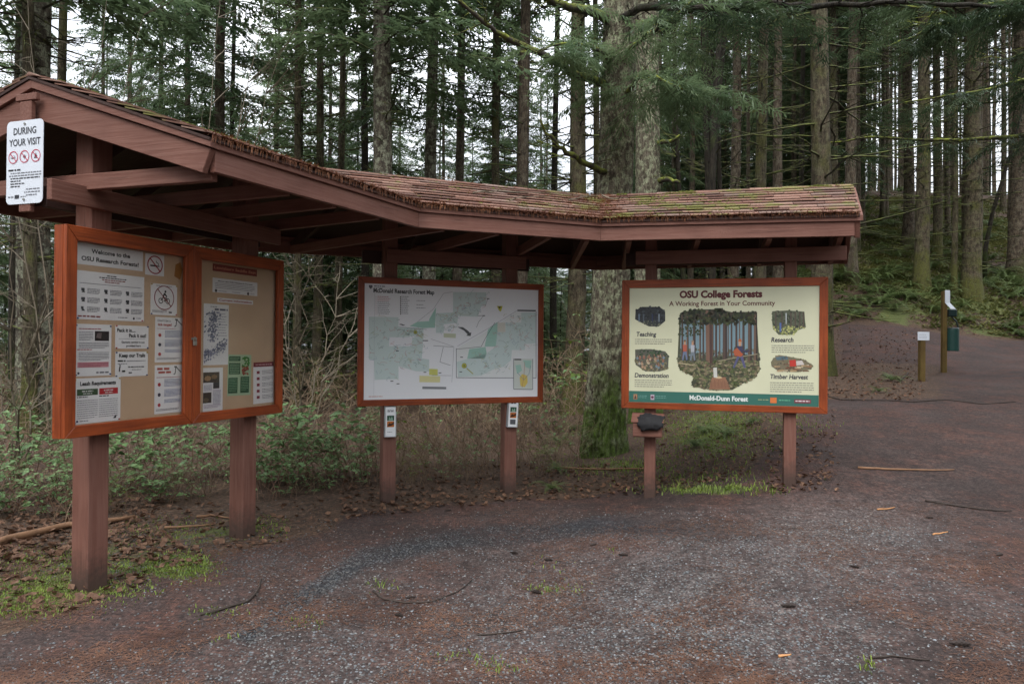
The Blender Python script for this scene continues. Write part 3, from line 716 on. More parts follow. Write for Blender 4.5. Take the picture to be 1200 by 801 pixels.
r_, w, h, c = sheet('notice', (88.1, 379), (130, 439.5), 'white letter with a dark photo and pink band at the left edge of the case', pins=P4(M_pin_b, M_pin_b, M_pin_b, M_pin_b))
c.words(w * .1, h * .90, w * .7, h * .018, (170, 60, 70), full=True); c.rect(w * .53, h * .68, w * .93, h * .87, (40, 32, 34)); c.poly([(w * .56, h * .74), (w * .7, h * .72), (w * .72, h * .84), (w * .6, h * .83)], (120, 105, 105), 2)
c.para(w * .1, h * .87, w * .48, 6, h * .03, h * .012, GRY); c.para(w * .1, h * .66, w * .93, 4, h * .03, h * .012, GRY); c.words(w * .06, h * .50, w * .45, h * .018, (170, 60, 70), full=True); c.para(w * .1, h * .48, w * .93, 6, h * .03, h * .012, GRY)
c.rect(w * .07, h * .165, w * .93, h * .27, (225, 160, 170)); c.para(w * .1, h * .27, w * .9, 3, h * .03, h * .012, (160, 80, 95), 2); c.disc(w * .1, h * .06, w * .03, (60, 60, 90)); c.words(w * .58, h * .05, w * .93, h * .03, GRY, full=True); c.build('print', r_)
r_, w, h, c = sheet('notice', (135.2, 380.8), (173.8, 408.3), 'small white pack it in pack it out notice', pins=P4(M_pin_r, M_pin_b, M_pin_r, M_pin_b))
c.text('Pack it in....', w * .05, h * .72, w * .54, h * .15, BLK, bold=.03); c.text('Pack it out!', w * .40, h * .50, w * .52, h * .15, BLK, bold=.03); c.text('Garbage service is not', w * .18, h * .24, w * .70, h * .09, BLK, bold=.02); c.text('provided here', w * .32, h * .08, w * .44, h * .09, BLK, bold=.02); c.line(w * .1, h * .42, w * .9, h * .42, h * .01, GRY); c.build('lettering', r_)
r_, w, h, c = sheet('notice', (135.2, 412), (173, 439.8), 'small white keep our trails notice beneath the pack it in notice', pins=P4(M_pin_b, M_pin_y, M_pin_b, M_pin_b))
c.text('Keep our Trails', w * .11, h * .78, w * .80, h * .15, BLK, bold=.03); c.words(w * .07, h * .60, w * .3, h * .06, BLK, full=True); c.words(w * .34, h * .61, w * .92, h * .03, GRY, full=True); c.words(w * .07, h * .50, w * .35, h * .03, GRY, full=True)
c.line(w * .12, h * .2, w * .14, h * .42, w * .035, BLK); c.disc(w * .14, h * .46, w * .02, BLK); c.rect(w * .2, h * .18, w * .3, h * .25, BLK); c.words(w * .38, h * .36, w * .9, h * .04, BLK); c.words(w * .5, h * .25, w * .9, h * .03, GRY); c.rect(w * .4, h * .12, w * .5, h * .17, BLK); c.build('print', r_)
for k, (tl, br, lb) in enumerate((((182, 371), (214, 423.8), 'tall white insect bite warning sheet below the no cycling notice'), ((181.5, 427.8), (212.8, 482), 'lower insect warning sheet near the bottom centre of the case'))):
    r_, w, h, c = sheet('notice', tl, br, lb)
    if k == 0: c.text("Don't be a", w * .08, h * .90, w * .46, h * .05, GRY, bold=.02); c.text('tick target!', w * .08, h * .81, w * .50, h * .055, (190, 60, 50), bold=.03)
    else: c.words(w * .08, h * .90, w * .52, h * .045, (190, 70, 60), full=True); c.words(w * .12, h * .83, w * .62, h * .04, (190, 70, 60), full=True)
    c.pline([(w * .68, h * .80), (w * .74, h * .82), (w * .76, h * .96), (w * .96, h * .84)], w * .03, (60, 60, 66)); c.line(w * .70, h * .96, w * .80, h * .96, w * .04, (60, 60, 66))
    for j, colr in enumerate(((190, 50, 60), (60, 60, 80), (200, 70, 80))): c.disc(w * .16, h * (.60 - .21 * j), w * .055, colr, 1, 10, h * .04)
    c.para(w * .06, h * .76, w * .94, 1, h * .02, h * .012, (190, 90, 100))
    for j in range(3): c.para(w * .34, h * (.72 - .21 * j), w * .95, 6 if j < 2 else 3, h * .027, h * .013, (130, 145, 185))
    c.para(w * .06, h * .11, w * .9, 2, h * .025, h * .012, GRY); c.build('print', r_)
r_, w, h, c = sheet('notice', (86.2, 443.5), (140.9, 491.8), 'leash requirements notice with green and red columns at the bottom left', pins=P4(M_pin_y, M_pin_y, M_pin_b, M_pin_r))
c.text('Leash Requirements', w * .13, h * .84, w * .76, h * .085, BLK, bold=.035)
for x0, x1, colr in ((.07, .50, (60, 92, 60)), (.53, .94, (196, 40, 48))):
    c.rect(w * x0, h * .62, w * x1, h * .76, colr); c.words(w * (x0 + .1), h * .70, w * (x1 - .1), h * .025, (235, 235, 235), 2, full=True); c.words(w * (x0 + .12), h * .65, w * (x1 - .12), h * .02, (220, 225, 220), 2, full=True)
    c.words(w * x0, h * .575, w * (x0 + .22), h * .022, BLK, full=True); c.para(w * x0, h * .55, w * x1, 9, h * .048, h * .014, GRY)
c.disc(w * .08, h * .06, w * .022, (50, 60, 100)); c.words(w * .13, h * .05, w * .35, h * .02, GRY); c.poly([(w * .84, h * .06), (w * .9, h * .06), (w * .92, h * .14), (w * .86, h * .1)], (60, 60, 66)); c.build('print', r_)
# right hand door
r_, w, h, c = sheet('notice', (249.3, 308.5), (301, 324), 'red strip with the trailhead name at the top right of the case', m=simple('red_card', (.22, .028, .02, 1), .6, 0, .1, 5, 0), zoff=-.0485)
c.text('Lewisburg Saddle East', w * .03, h * .34, w * .94, h * .38, (222, 150, 120), bold=.02); c.build('lettering', r_)
r_, w, h, c = sheet('notice', (249.3, 325), (301.5, 347), 'pale trailhead information card under the red strip')
c.text('About the OSU Research Forests', w * .1, h * .76, w * .78, h * .10, BLK, bold=.02); c.para(w * .05, h * .74, w * .93, 4, h * .11, h * .035, GRY); c.disc(w * .07, h * .12, w * .025, BLK); c.words(w * .12, h * .1, w * .3, h * .04, GRY); c.disc(w * .78, h * .12, w * .025, BLK); c.words(w * .42, h * .1, w * .62, h * .04, GRY); c.words(w * .83, h * .1, w * .95, h * .04, GRY); c.build('print', r_)
r_, w, h, c = sheet('notice', (254.8, 348.5), (296.5, 357), 'narrow white strip with red current information lettering')
c.text('Current Information', w * .04, h * .28, w * .92, h * .48, (165, 45, 40), bold=.03); c.build('lettering', r_)
r_, w, h, c = sheet('notice', (239, 355.2), (267.4, 427), 'tall blue grey sketch map sheet beside the padlock')
rg = random.Random(3)
for i in range(420):
    t = rg.random(); 
    if t < .55: X = w * (.35 + rg.gauss(0, .13) - .05 * math.sin(i)); Y = h * rg.uniform(.38, .88)
    else: X = w * rg.uniform(.0, .92); Y = h * (.14 + .22 * X / w + rg.gauss(0, .05))
    s_ = w * rg.uniform(.01, .05); g_ = rg.randint(95, 165); X = min(max(X, s_), w - s_)
    c.poly([(X - s_, Y), (X, Y - s_ * .8), (X + s_, Y + s_ * .3), (X + s_ * .2, Y + s_)], (g_, g_ + 6, g_ + 32), 1 + i % 3)
c.words(w * .25, h * .95, w * .6, h * .012, GRY); c.text('PLEASE', w * .45, h * .905, w * .5, h * .03, (70, 75, 105), bold=.03) if False else c.words(w * .42, h * .90, w * .95, h * .03, (80, 85, 115), full=True)
for j in range(9): c.words(w * .58, h * (.84 - j * .045), w * .95, h * .010, (140, 145, 165))
c.build('print', r_)
r_, w, h, c = sheet('notice', (238.2, 431), (260.7, 480.4), 'white sheet with two brown photos at the lower left of the right door')
c.rect(w * .0, h * .66, w * .82, h * .90, (70, 52, 40)); c.rect(w * .5, h * .52, w * .82, h * .66, (58, 54, 60), 1); c.disc(w * .22, h * .76, w * .17, (170, 130, 90), 2, 12, h * .06); c.disc(w * .55, h * .79, w * .16, (140, 105, 70), 2, 12, h * .05); c.rect(0, h * .2, w * .42, h * .44, (62, 56, 48)); c.disc(w * .15, h * .27, w * .14, (110, 100, 80), 2, 12, h * .05)
c.para(w * .04, h * .62, w * .44, 5, h * .028, h * .012, (130, 130, 165)); c.para(w * .5, h * .5, w * .9, 12, h * .028, h * .012, (130, 130, 165)); c.para(w * .04, h * .17, w * .9, 3, h * .028, h * .012, (150, 130, 165)); c.build('print', r_)
r_, w, h, c = sheet('notice', (266.7, 415.2), (293.6, 461.6), 'pale green flyer with dark green blocks and a red flower photo', m=simple('pale_green_paper', (.36, .52, .34, 1), .7, 0, .03, 6, 0), tilt=-.02)
DG = (22, 92, 62)
for x0, y0, x1, y1 in ((.04, .84, .52, .96), (.04, .52, .52, .80), (.03, .06, .42, .44), (.54, .06, .92, .46)):
    c.rect(w * x0, h * y0, w * x1, h * y1, DG); c.para(w * (x0 + .04), h * (y1 - .01), w * (x1 - .04), max(1, int((y1 - y0) / .045)), h * .04, h * .014, (140, 190, 150), 2)
rg = random.Random(4)
for i in range(60):
    X, Y = w * rg.uniform(.6, .9), h * rg.uniform(.52, .94); s_ = w * .04; col_ = (rg.randint(120, 190), rg.randint(40, 80), 45) if Y < h * .7 else (50, rg.randint(110, 160), 50); c.poly([(X - s_, Y), (X, Y - s_), (X + s_, Y), (X, Y + s_)], col_, 1 + i % 2)
c.build('print', r_)
r_, w, h, c = sheet('notice', (297.4, 424.6), (320.6, 471), 'narrow white contact sheet with a dark red header near the right stile', tilt=.015)
c.rect(0, h * .89, w, h, (128, 28, 48)); c.words(w * .1, h * .93, w * .9, h * .025, (220, 180, 185), 2, full=True)
for j in range(5): c.rect(w * .16, h * (.72 - j * .15), w * .30, h * (.79 - j * .15), (150, 50, 70)); c.para(w * .42, h * (.82 - j * .15), w * .95, 3, h * .036, h * .013, GRY)
c.build('print', r_)

# --- map board
B = BP['map']; mbd = empty('map_board', B['M']); tag(mbd, 'orange framed white forest trail map board in the centre wing', 'map board')
W2, H2 = B['w'], B['h']
board_frame(mbd, W2, H2, .062, .06, .06, -.04, .0)
obj('panel', MB().box(.055, W2 - .055, .055, H2 - .055, -.030, -.012), M_mapwhite, mbd)
c = Canvas(z0=-.0114)
Zm = lambda zx, zy: uvpx('map', 420 + zx / 5.005, 320 + zy / 5.005, -.0114)
def PZ(pts, col, layer=0, Z=None): c.poly([(Z or Zm)(*p) for p in pts], col, layer)
def LZ(pts, wpx, col, layer=1, Z=None): c.pline([(Z or Zm)(*p) for p in pts], wpx, col, layer)
GN = (218, 234, 231); GN2 = (178, 220, 205)
PZ([(62, 255), (235, 258), (235, 345), (300, 350), (300, 395), (235, 400), (235, 620), (95, 625), (92, 510), (62, 505)], GN)
PZ([(235.5, 318), (380, 322), (382, 370), (300.5, 370), (235.5, 345)], GN); PZ([(235.5, 400), (300, 396), (330, 372), (382, 372), (372, 500), (415, 505), (415, 575), (340, 575), (235.5, 545)], GN)
PZ([(300, 310), (345, 285), (420, 280), (420, 320), (380, 322)], GN2, 1); PZ([(415, 270), (455, 200), (450, 320), (415, 320)], GN2, 1)
PZ([(455, 235), (555, 230), (555, 110), (750, 112), (748, 190), (720, 195), (700, 255), (585, 250), (580, 290), (500, 300), (500, 350), (455, 350), (455, 322)], GN)
PZ([(180, 375), (315, 375), (315, 428), (180, 428)], (245, 247, 250), 1)
# inset map
PZ([(574, 440), (740, 350), (935, 222), (1042, 225), (1040, 612), (574, 612)], (244, 247, 246)); 
PZ([(740, 430), (760, 330), (815, 285), (815, 345), (805, 430)], GN2, 1); PZ([(638, 500), (650, 445), (745, 432), (752, 470), (740, 500)], GN2, 1)
PZ([(752, 470), (805, 430), (815, 345), (862, 345), (865, 290), (955, 290), (955, 230), (1040, 230), (1040, 410), (980, 415), (975, 450), (900, 450), (895, 510), (850, 548), (800, 560), (720, 600), (585, 608), (575, 520), (640, 502)], GN, 1)
PZ([(815, 290), (862, 290), (862, 345), (815, 345)], (228, 226, 214), 1)
LZ([(574, 440), (574, 612), (1042, 614), (1042, 225)], .006, (120, 124, 130), 2)
LZ([(574, 445), (650, 438), (720, 430), (745, 380), (800, 290)], .004, (90, 92, 96), 3); LZ([(580, 428), (770, 318), (932, 218)], .003, (150, 150, 156), 3)
PZ([(932, 214), (1040, 216), (1040, 224), (932, 222)], (60, 62, 66), 3)
PZ([(912, 500), (1022, 502), (1020, 680), (910, 678)], (222, 228, 220), 4); LZ([(910, 500), (910, 679), (1022, 681), (1022, 502)], .006, (130, 134, 138), 5); PZ([(914, 502), (955, 502), (955, 509), (914, 509)], (60, 62, 66), 5)
PZ([(920, 540), (950, 535), (960, 570), (930, 590)], GN2, 5); PZ([(965, 510), (1015, 512), (1010, 560), (980, 550)], GN2, 5); PZ([(945, 610), (960, 590), (990, 600), (992, 640), (975, 668), (950, 660)], (232, 206, 110), 5); LZ([(930, 580), (970, 625), (1000, 590), (1010, 540)], .004, (120, 150, 170), 6); LZ([(975, 520), (970, 600), (960, 670)], .004, (190, 130, 100), 6)
PZ([(358, 600), (480, 604), (478, 640), (358, 638)], (236, 230, 170), 1); PZ([(415, 560), (465, 562), (465, 598), (415, 596)], (222, 222, 120), 2); PZ([(375, 664), (515, 666), (515, 680), (375, 678)], (135, 138, 142)); PZ([(500, 352), (572, 355), (570, 380), (500, 376)], (214, 220, 190), 1)
PZ([(580, 315), (612, 316), (640, 335), (655, 350), (662, 345), (658, 368), (632, 366), (640, 358), (618, 335)], (88, 92, 94), 3)
PZ([(812, 192), (845, 192), (838, 218), (832, 226), (824, 218)], (210, 205, 60), 3); PZ([(818, 196), (838, 196), (828, 208)], (60, 60, 40), 4)
for (cx_, cy_, rr) in ((334, 346, .018), (620, 542, .026)):
    x, y = Zm(cx_, cy_); c.disc(x, y, rr, (205, 205, 80), 5); c.ring(x, y, rr, .003, (110, 112, 60), 6, 16); c.disc(x, y, rr * .5, (150, 155, 80), 6, 10)
LZ([(345, 356), (375, 380)], .006, (190, 185, 80), 6); LZ([(636, 558), (672, 590)], .008, (190, 185, 80), 6)
LZ([(62, 255), (62, 505)], .002, (190, 194, 200), 1); LZ([(96, 70), (90, 730)], .002, (190, 194, 200), 1)
LZ([(340, 290), (440, 210), (500, 118), (552, 110)], .003, (170, 172, 176), 1); LZ([(745, 190), (760, 145)], .003, (110, 112, 116), 3); LZ([(735, 248), (705, 285), (692, 318)], .003, (90, 92, 96), 3); LZ([(700, 250), (740, 248)], .004, (70, 72, 76), 3)
LZ([(425, 385), (560, 430), (548, 640)], .003, (160, 162, 166), 1); LZ([(440, 425), (555, 432)], .004, (130, 132, 136), 2); LZ([(498, 432), (478, 520), (540, 540)], .004, (130, 132, 136), 2); LZ([(430, 598), (545, 600)], .003, (150, 150, 156), 2); LZ([(240, 315), (330, 322), (400, 330)], .003, (120, 130, 130), 2)
rg = random.Random(11)
cols = [(150, 185, 175), (200, 130, 120), (110, 140, 130), (190, 195, 150), (140, 170, 190)]
for i in range(330):
    if i % 3: x, y = rg.choice([(rg.uniform(70, 230), rg.uniform(265, 610)), (rg.uniform(240, 410), rg.uniform(410, 560)), (rg.uniform(560, 740), rg.uniform(120, 240)), (rg.uniform(460, 570), rg.uniform(240, 340)), (rg.uniform(240, 370), rg.uniform(325, 365))])
    else: x, y = rg.choice([(rg.uniform(820, 1030), rg.uniform(350, 440)), (rg.uniform(680, 880), rg.uniform(460, 590)), (rg.uniform(870, 1030), rg.uniform(240, 345))])
    pts = [(x, y)]
    for k in range(rg.randint(2, 4)): x += rg.gauss(0, 11); y += rg.gauss(0, 9); pts.append((x, y))
    LZ(pts, .0022, rg.choice(cols), 3)
for (x, y) in ((250, 300), (262, 304), (385, 395), (400, 395), (196, 632), (478, 584), (390, 580), (760, 150), (232, 648), (605, 492), (600, 578), (735, 249), (228, 455)):
    X, Y = Zm(x, y); c.rect(X - .014, Y - .004, X + .014, Y + .004, (60, 62, 68), 4)
for i in range(10):
    for (x0, x1, cc) in ((112, 190, (200, 110, 110) if i < 3 else (140, 142, 150)), (252, 300, (110, 112, 120))):
        X0, Y0 = Zm(x0, 138 + i * 11); X1, _ = Zm(x1, 138 + i * 11); c.words(X0, Y0, X1, .005, cc, 1, seed=i * 7 + x0)
    X, Y = Zm(248, 140 + i * 11); c.rect(X - .006, Y - .005, X + .004, Y + .007, (60, 62, 68), 1)
    X, Y = Zm(98, 138 + i * 11); c.rect(X, Y, X + .016, Y + .002, (190, 120, 110), 1)
for y in (162, 186, 204): X, Y = Zm(340, y); c.words(X, Y, X + .09, .005, (140, 142, 150), 1)
c.build('map_print', mbd)
c = Canvas(z0=-.0114)
x, y = Zm(88, 112); x1_, y1_ = Zm(445, 128); c.text('McDonald Research Forest Map', x, y, x1_ - x, .040, (45, 47, 52), 1, bold=.03)
X, Y = Zm(72, 80); c.poly([(X - .016, Y + .016), (X + .016, Y + .016), (X + .016, Y - .004), (X, Y - .020), (X - .016, Y - .004)], (60, 66, 74), 1); c.ring(X, Y, .010, .003, (190, 195, 200), 2, 10)
X, Y = Zm(92, 78); c.words(X, Y, X + .11, .009, (120, 124, 130), 1); c.words(X, Y - .016, X + .11, .005, (150, 154, 160), 1)
X, Y = Zm(60, 725); c.words(X, Y, X + .13, .006, (210, 130, 110), 1, full=True); c.build('title_lettering', mbd)

# --- forest board
B = BP['forest']; fbd = empty('interpretive_board', B['M']); tag(fbd, 'orange framed cream board with painted forest scenes in the right wing', 'sign board')
W3, H3 = B['w'], B['h']
board_frame(fbd, W3, H3, .075, .06, .072, -.04, .0)
obj('panel', MB().box(.06, W3 - .06, .055, H3 - .06, -.030, -.012), M_cream, fbd)
Zf = lambda zx, zy: uvpx('forest', 725 + zx / 4.8, 325 + zy / 4.8, -.0114)
c = Canvas(z0=-.0114)
TEAL = (52, 108, 96)
u0_, vt = .0725, Zf(600, 650)[1]; c.rect(.0725, .0605, W3 - .0725, .0605 + .105, TEAL, 0); c.build('footer_band', fbd)
c = Canvas(z0=-.0108); MAR = (92, 20, 24)
def TZ(s_, zx, zy, zx1, hpx, col, bold=.03, slant=0, layer=1):
    x, y = Zf(zx, zy); x1__, _ = Zf(zx1, zy); c.text(s_, x, y, x1__ - x, hpx / 4.8 * 7.9 / F, col, layer, bold, slant=slant)
TZ('OSU College Forests', 342, 114, 808, 32, MAR, .05); TZ('A Working Forest in Your Community', 284, 160, 880, 22, MAR, .015)
NB = (34, 36, 58)
for s_, a0, a1, yy in (('Teaching', 98, 210, 330), ('Demonstration', 90, 280, 560), ('Research', 858, 982, 362), ('Timber Harvest', 850, 1064, 568)): TZ(s_, a0, yy, a1, 21, NB, .022, .12)
c.text('McDonald-Dunn Forest', W3 * .5 - .02, .095, .52, .042, (232, 238, 234), 2, .035, 'C')
c.build('title_lettering', fbd)
c = Canvas(z0=-.0112)
for (a0, a1, y0, n) in ((92, 300, 338, 3), (90, 300, 566, 4), (860, 1100, 372, 4), (852, 1098, 580, 5)):
    X0, Y0 = Zf(a0, y0); X1, _ = Zf(a1, y0); c.para(X0, Y0, X1, n, .020, .007, (140, 140, 128), 1)
def logo(x, colr, w_=.035): c.rect(x, .085, x + w_, .085 + .05, colr, 2)
logo(.115, (175, 130, 95)); c.poly([(.12, .09), (.145, .09), (.132, .13)], (70, 60, 60), 3); c.words(.16, .118, .24, .007, (110, 160, 150), 2, full=True); c.words(.16, .102, .24, .006, (110, 160, 150), 2, full=True)
logo(.275, (190, 175, 190)); c.disc(.292, .11, .013, (110, 60, 80), 3, 10); c.words(.32, .118, .42, .007, (110, 160, 150), 2, full=True); c.words(.32, .102, .42, .006, (110, 160, 150), 2, full=True)
c.words(1.24, .108, 1.33, .009, (150, 160, 120), 2, full=True); logo(1.345, (215, 120, 60), .055); c.words(1.42, .108, 1.52, .008, (110, 190, 150), 2, full=True); c.rect(1.55, .09, 1.69, .125, (120, 60, 70), 2); c.words(1.56, .104, 1.68, .01, (225, 215, 215), 3, full=True)
c.build('small_print', fbd)
# painted scenes
def blob_outline(pts, col, layer): c.poly([Zf(*p) for p in pts], col, layer)
c = Canvas(z0=-.0112, dz=.0003); rg = random.Random(21)
MAIN = [(345, 200), (420, 180), (560, 178), (640, 195), (765, 192), (780, 280), (788, 420), (795, 520), (770, 560), (690, 600), (640, 632), (520, 632), (420, 612), (408, 585), (430, 560), (345, 520), (330, 470), (335, 380), (340, 270)]
def inside(x, y, P):
    r = False; j = len(P) - 1
    for i in range(len(P)):
        if (P[i][1] > y) != (P[j][1] > y) and x < (P[j][0] - P[i][0]) * (y - P[i][1]) / (P[j][1] - P[i][1]) + P[i][0]: r = not r
        j = i
    return r
blob_outline(MAIN, (74, 76, 56), 0); PZ([(350, 235), (770, 235), (775, 440), (345, 440)], (120, 146, 156), 0.5, Zf)
def dabs(n, P, box, cf, s0, s1, layer, asp=1):
    k = 0
    while k < n:
        x = rg.uniform(box[0], box[2]); y = rg.uniform(box[1], box[3])
        if not inside(x, y, P): k += .2; continue
        s_ = rg.uniform(s0, s1); pts = [(x + s_ * math.cos(a_ + .3) * rg.uniform(.6, 1.2), y + s_ * asp * math.sin(a_ + .3) * rg.uniform(.6, 1.2)) for a_ in (0, 1.2, 2.4, 3.7, 5)]
        c.poly([Zf(*p) for p in pts], cf(x, y), layer + rg.randint(0, 2)); k += 1
dabs(160, MAIN, (330, 400, 800, 470), lambda x, y: rg.choice([(92, 98, 80), (70, 76, 62), (110, 108, 86)]), 6, 14, 1)
for x, w_, y1_ in ((358, 9, 460), (388, 10, 450), (425, 14, 470), (458, 8, 460), (476, 8, 455), (548, 10, 450), (568, 6, 440), (598, 22, 485), (635, 8, 450), (662, 10, 460), (702, 12, 470), (738, 20, 500), (770, 18, 540), (530, 6, 440), (680, 5, 440), (616, 5, 440)):
    q = rg.choice([(98, 78, 66), (84, 68, 60), (112, 88, 72)]); PZ([(x - w_ / 2, 195), (x + w_ / 2, 195), (x + w_ * .6, y1_), (x - w_ * .6, y1_)], q, 4, Zf); PZ([(x + w_ * .1, 195), (x + w_ / 2, 195), (x + w_ * .6, y1_), (x + w_ * .1, y1_)], (60, 48, 44), 5, Zf)
PZ([(488, 185), (526, 185), (528, 470), (545, 515), (480, 515), (492, 470)], (122, 92, 76), 6, Zf); PZ([(510, 185), (526, 185), (528, 470), (540, 512), (512, 500)], (80, 58, 52), 7, Zf)
dabs(420, MAIN, (330, 178, 800, 262), lambda x, y: rg.choice([(38, 46, 28), (52, 62, 34), (70, 76, 40), (30, 34, 24), (60, 52, 36)]), 5, 13, 8)
dabs(90, MAIN, (330, 255, 480, 330), lambda x, y: rg.choice([(52, 62, 34), (62, 70, 44)]), 3, 8, 8)
dabs(900, MAIN, (330, 470, 800, 632), lambda x, y: rg.choice([(96, 104, 66), (122, 124, 86), (70, 74, 56), (134, 120, 94), (100, 92, 72), (84, 98, 56), (150, 140, 110)]), 5, 13, 7, .7)
LZ([(560, 470), (660, 450), (780, 430)], .006, (170, 160, 130), 11, Zf); LZ([(330, 480), (420, 492)], .008, (190, 175, 140), 11, Zf)
PZ([(525, 560), (600, 560), (628, 628), (508, 628)], (150, 108, 82), 11, Zf); c.disc(*Zf(562, 562), .060 * .5, (205, 180, 140), 12, 16, .010); PZ([(532, 508), (552, 505), (555, 562), (535, 562)], (205, 205, 196), 13, Zf)
for k in range(14): x = 515 + k * 8; LZ([(x, 575 + (k % 3) * 6), (x - 2, 622)], .003, (100, 66, 52), 12, Zf)
def figure(x, y, s_, shirt, pants, hat, skin=(196, 150, 120), stride=0):
    PZ([(x - 12 * s_, y), (x + 12 * s_, y), (x + 10 * s_, y + 42 * s_), (x - 10 * s_, y + 42 * s_)], shirt, 13, Zf)
    PZ([(x - 10 * s_, y + 40 * s_), (x + 1 * s_, y + 40 * s_), (x - (8 + stride) * s_, y + 92 * s_), (x - (16 + stride) * s_, y + 90 * s_)], pants, 13, Zf); PZ([(x - 1 * s_, y + 40 * s_), (x + 11 * s_, y + 40 * s_), (x + (17 + stride * .6) * s_, y + 88 * s_), (x + (8 + stride * .6) * s_, y + 92 * s_)], pants, 13, Zf)
    PZ([(x - 6 * s_, y - 20 * s_), (x + 6 * s_, y - 20 * s_), (x + 5 * s_, y), (x - 5 * s_, y)], skin, 14, Zf); PZ([(x - 8 * s_, y - 18 * s_), (x + 9 * s_, y - 18 * s_), (x + 4 * s_, y - 30 * s_), (x - 5 * s_, y - 29 * s_)], hat, 15, Zf)
figure(372, 378, .95, (176, 92, 72), (110, 122, 150), (120, 90, 60)); figure(416, 380, .95, (176, 180, 190), (120, 130, 140), (150, 130, 110))
figure(682, 385, 1.35, (60, 60, 88), (88, 88, 122), (176, 96, 52), stride=14); PZ([(645, 412), (665, 395), (700, 432), (690, 445), (652, 440)], (172, 88, 56), 15, Zf); LZ([(690, 402), (715, 418), (735, 408)], .012, (64, 62, 92), 16, Zf)
c.build('main_illustration', fbd)
def small_scene(P, box, pal, n, extra=None, base=(90, 90, 80)):
    global c
    c = Canvas(z0=-.0112, dz=.0003); blob_outline(P, base, 0); dabs(n, P, box, lambda x, y: rg.choice(pal(x, y)), 3, 9, 1)
    if extra: extra()
    c.build('small_illustration', fbd)
small_scene([(95, 185), (130, 165), (230, 165), (262, 190), (262, 245), (225, 275), (170, 275), (120, 250), (92, 235)], (90, 160, 268, 280), lambda x, y: [(30, 34, 38), (48, 52, 56), (24, 28, 26), (66, 72, 78)] if y < 245 else [(110, 112, 92), (60, 66, 60)], 170,
            lambda: [PZ([(x, 205), (x + 10, 205), (x + 8, 250), (x + 2, 250)], q, 5, Zf) for x, q in ((110, (96, 112, 130)), (185, (40, 50, 80)), (205, (30, 34, 50)), (222, (120, 130, 140)), (135, (80, 90, 100)))], (44, 48, 50))
def demo_extra():
    for i in range(34): x, y = rg.uniform(105, 262), rg.uniform(445, 515); q = rg.choice([(180, 150, 120), (150, 100, 84), (120, 140, 150), (196, 178, 150), (90, 70, 62), (170, 170, 160)]); X, Y = Zf(x, y); c.disc(X, Y, .011, q, 4, 9, .014); c.disc(X, Y + .017, .006, (160, 120, 96), 5, 8)
small_scene([(92, 405), (180, 402), (262, 415), (282, 440), (278, 515), (230, 528), (150, 528), (95, 490)], (88, 400, 285, 530), lambda x, y: [(54, 76, 50), (70, 92, 60), (44, 60, 44)] if y < 445 else [(110, 104, 80), (130, 122, 92), (84, 92, 64), (150, 140, 110)], 190, demo_extra)
small_scene([(865, 190), (950, 185), (1045, 192), (1048, 240), (1052, 280), (1000, 300), (985, 322), (900, 322), (868, 290), (862, 240)], (860, 185, 1055, 325), lambda x, y: [(62, 72, 50), (84, 92, 68), (48, 54, 44), (104, 106, 86)] if y < 275 else [(176, 178, 110), (200, 200, 130), (130, 140, 80)], 230,
            lambda: [PZ([(x, 195), (x + 7, 195), (x + 8, 280), (x, 280)], (88, 76, 66), 4, Zf) for x in (880, 915, 965, 990, 1015, 1035)] + [PZ([(905, 255), (915, 255), (914, 305), (906, 305)], (84, 110, 170), 5, Zf), PZ([(938, 200), (946, 200), (944, 262), (940, 262)], (190, 196, 196), 5, Zf)], (90, 96, 76))
def timber_extra():
    for i in range(26): x, y = rg.uniform(880, 1075), rg.uniform(478, 530); q = rg.choice([(170, 120, 84), (190, 160, 120), (120, 84, 64), (205, 190, 160)]); LZ([(x - 16, y), (x + 18, y + rg.uniform(-4, 4))], .008, q, 4, Zf)
    PZ([(960, 465), (995, 462), (998, 500), (962, 500)], (190, 54, 44), 5, Zf); PZ([(998, 470), (1030, 466), (1045, 490), (1000, 495)], (206, 196, 190), 5, Zf); PZ([(880, 448), (945, 440), (955, 460), (890, 465)], (90, 112, 120), 3, Zf)
small_scene([(870, 455), (900, 435), (960, 445), (1040, 460), (1090, 490), (1085, 515), (1010, 532), (900, 528), (860, 500), (856, 475)], (855, 430, 1095, 535), lambda x, y: [(120, 116, 88), (140, 124, 96), (90, 84, 66), (110, 96, 80)], 150, timber_extra, (120, 112, 90))

# --- white rules sign on the gable
sgM = frame_matrix(zset(RD[0] + gx * .005 + gn * .098, 2.315), gx)
sg = empty('rules_sign', sgM); tag(sg, 'white rounded rectangular sign with three red prohibition rings on the gable', 'sign')
sw, sh = .285, .49
def rrect(x0, y0, x1, y1, r, n=5):
    pts = []
    for cx_, cy_, a0 in ((x1 - r, y0 + r, -90), (x1 - r, y1 - r, 0), (x0 + r, y1 - r, 90), (x0 + r, y0 + r, 180)):
        for i in range(n + 1): a_ = R(a0 + 90 * i / n); pts.append((cx_ + r * math.cos(a_), cy_ + r * math.sin(a_)))
    return pts
obj('plate', MB().prism([(x, y, 0) for x, y in rrect(-sw / 2, 0, sw / 2, sh, .03)], (0, 0, .003)), M_signwhite, sg)
c = Canvas(z0=.0036)
c.text('DURING', 0, sh * .835, sw * .62, .040, (52, 54, 60), 1, .02, 'C'); c.text('YOUR VISIT', 0, sh * .70, sw * .86, .040, (52, 54, 60), 1, .02, 'C')
for i, f in enumerate((cigarette, leafplant, campfire)):
    x = (-.088, 0, .088)[i]; f(c, x, sh * .565, .031); nosym(c, x, sh * .565, .037, (200, 40, 75), .13)
c.words(-sw * .44, sh * .40, -sw * .1, .010, BLK, 1, full=True)
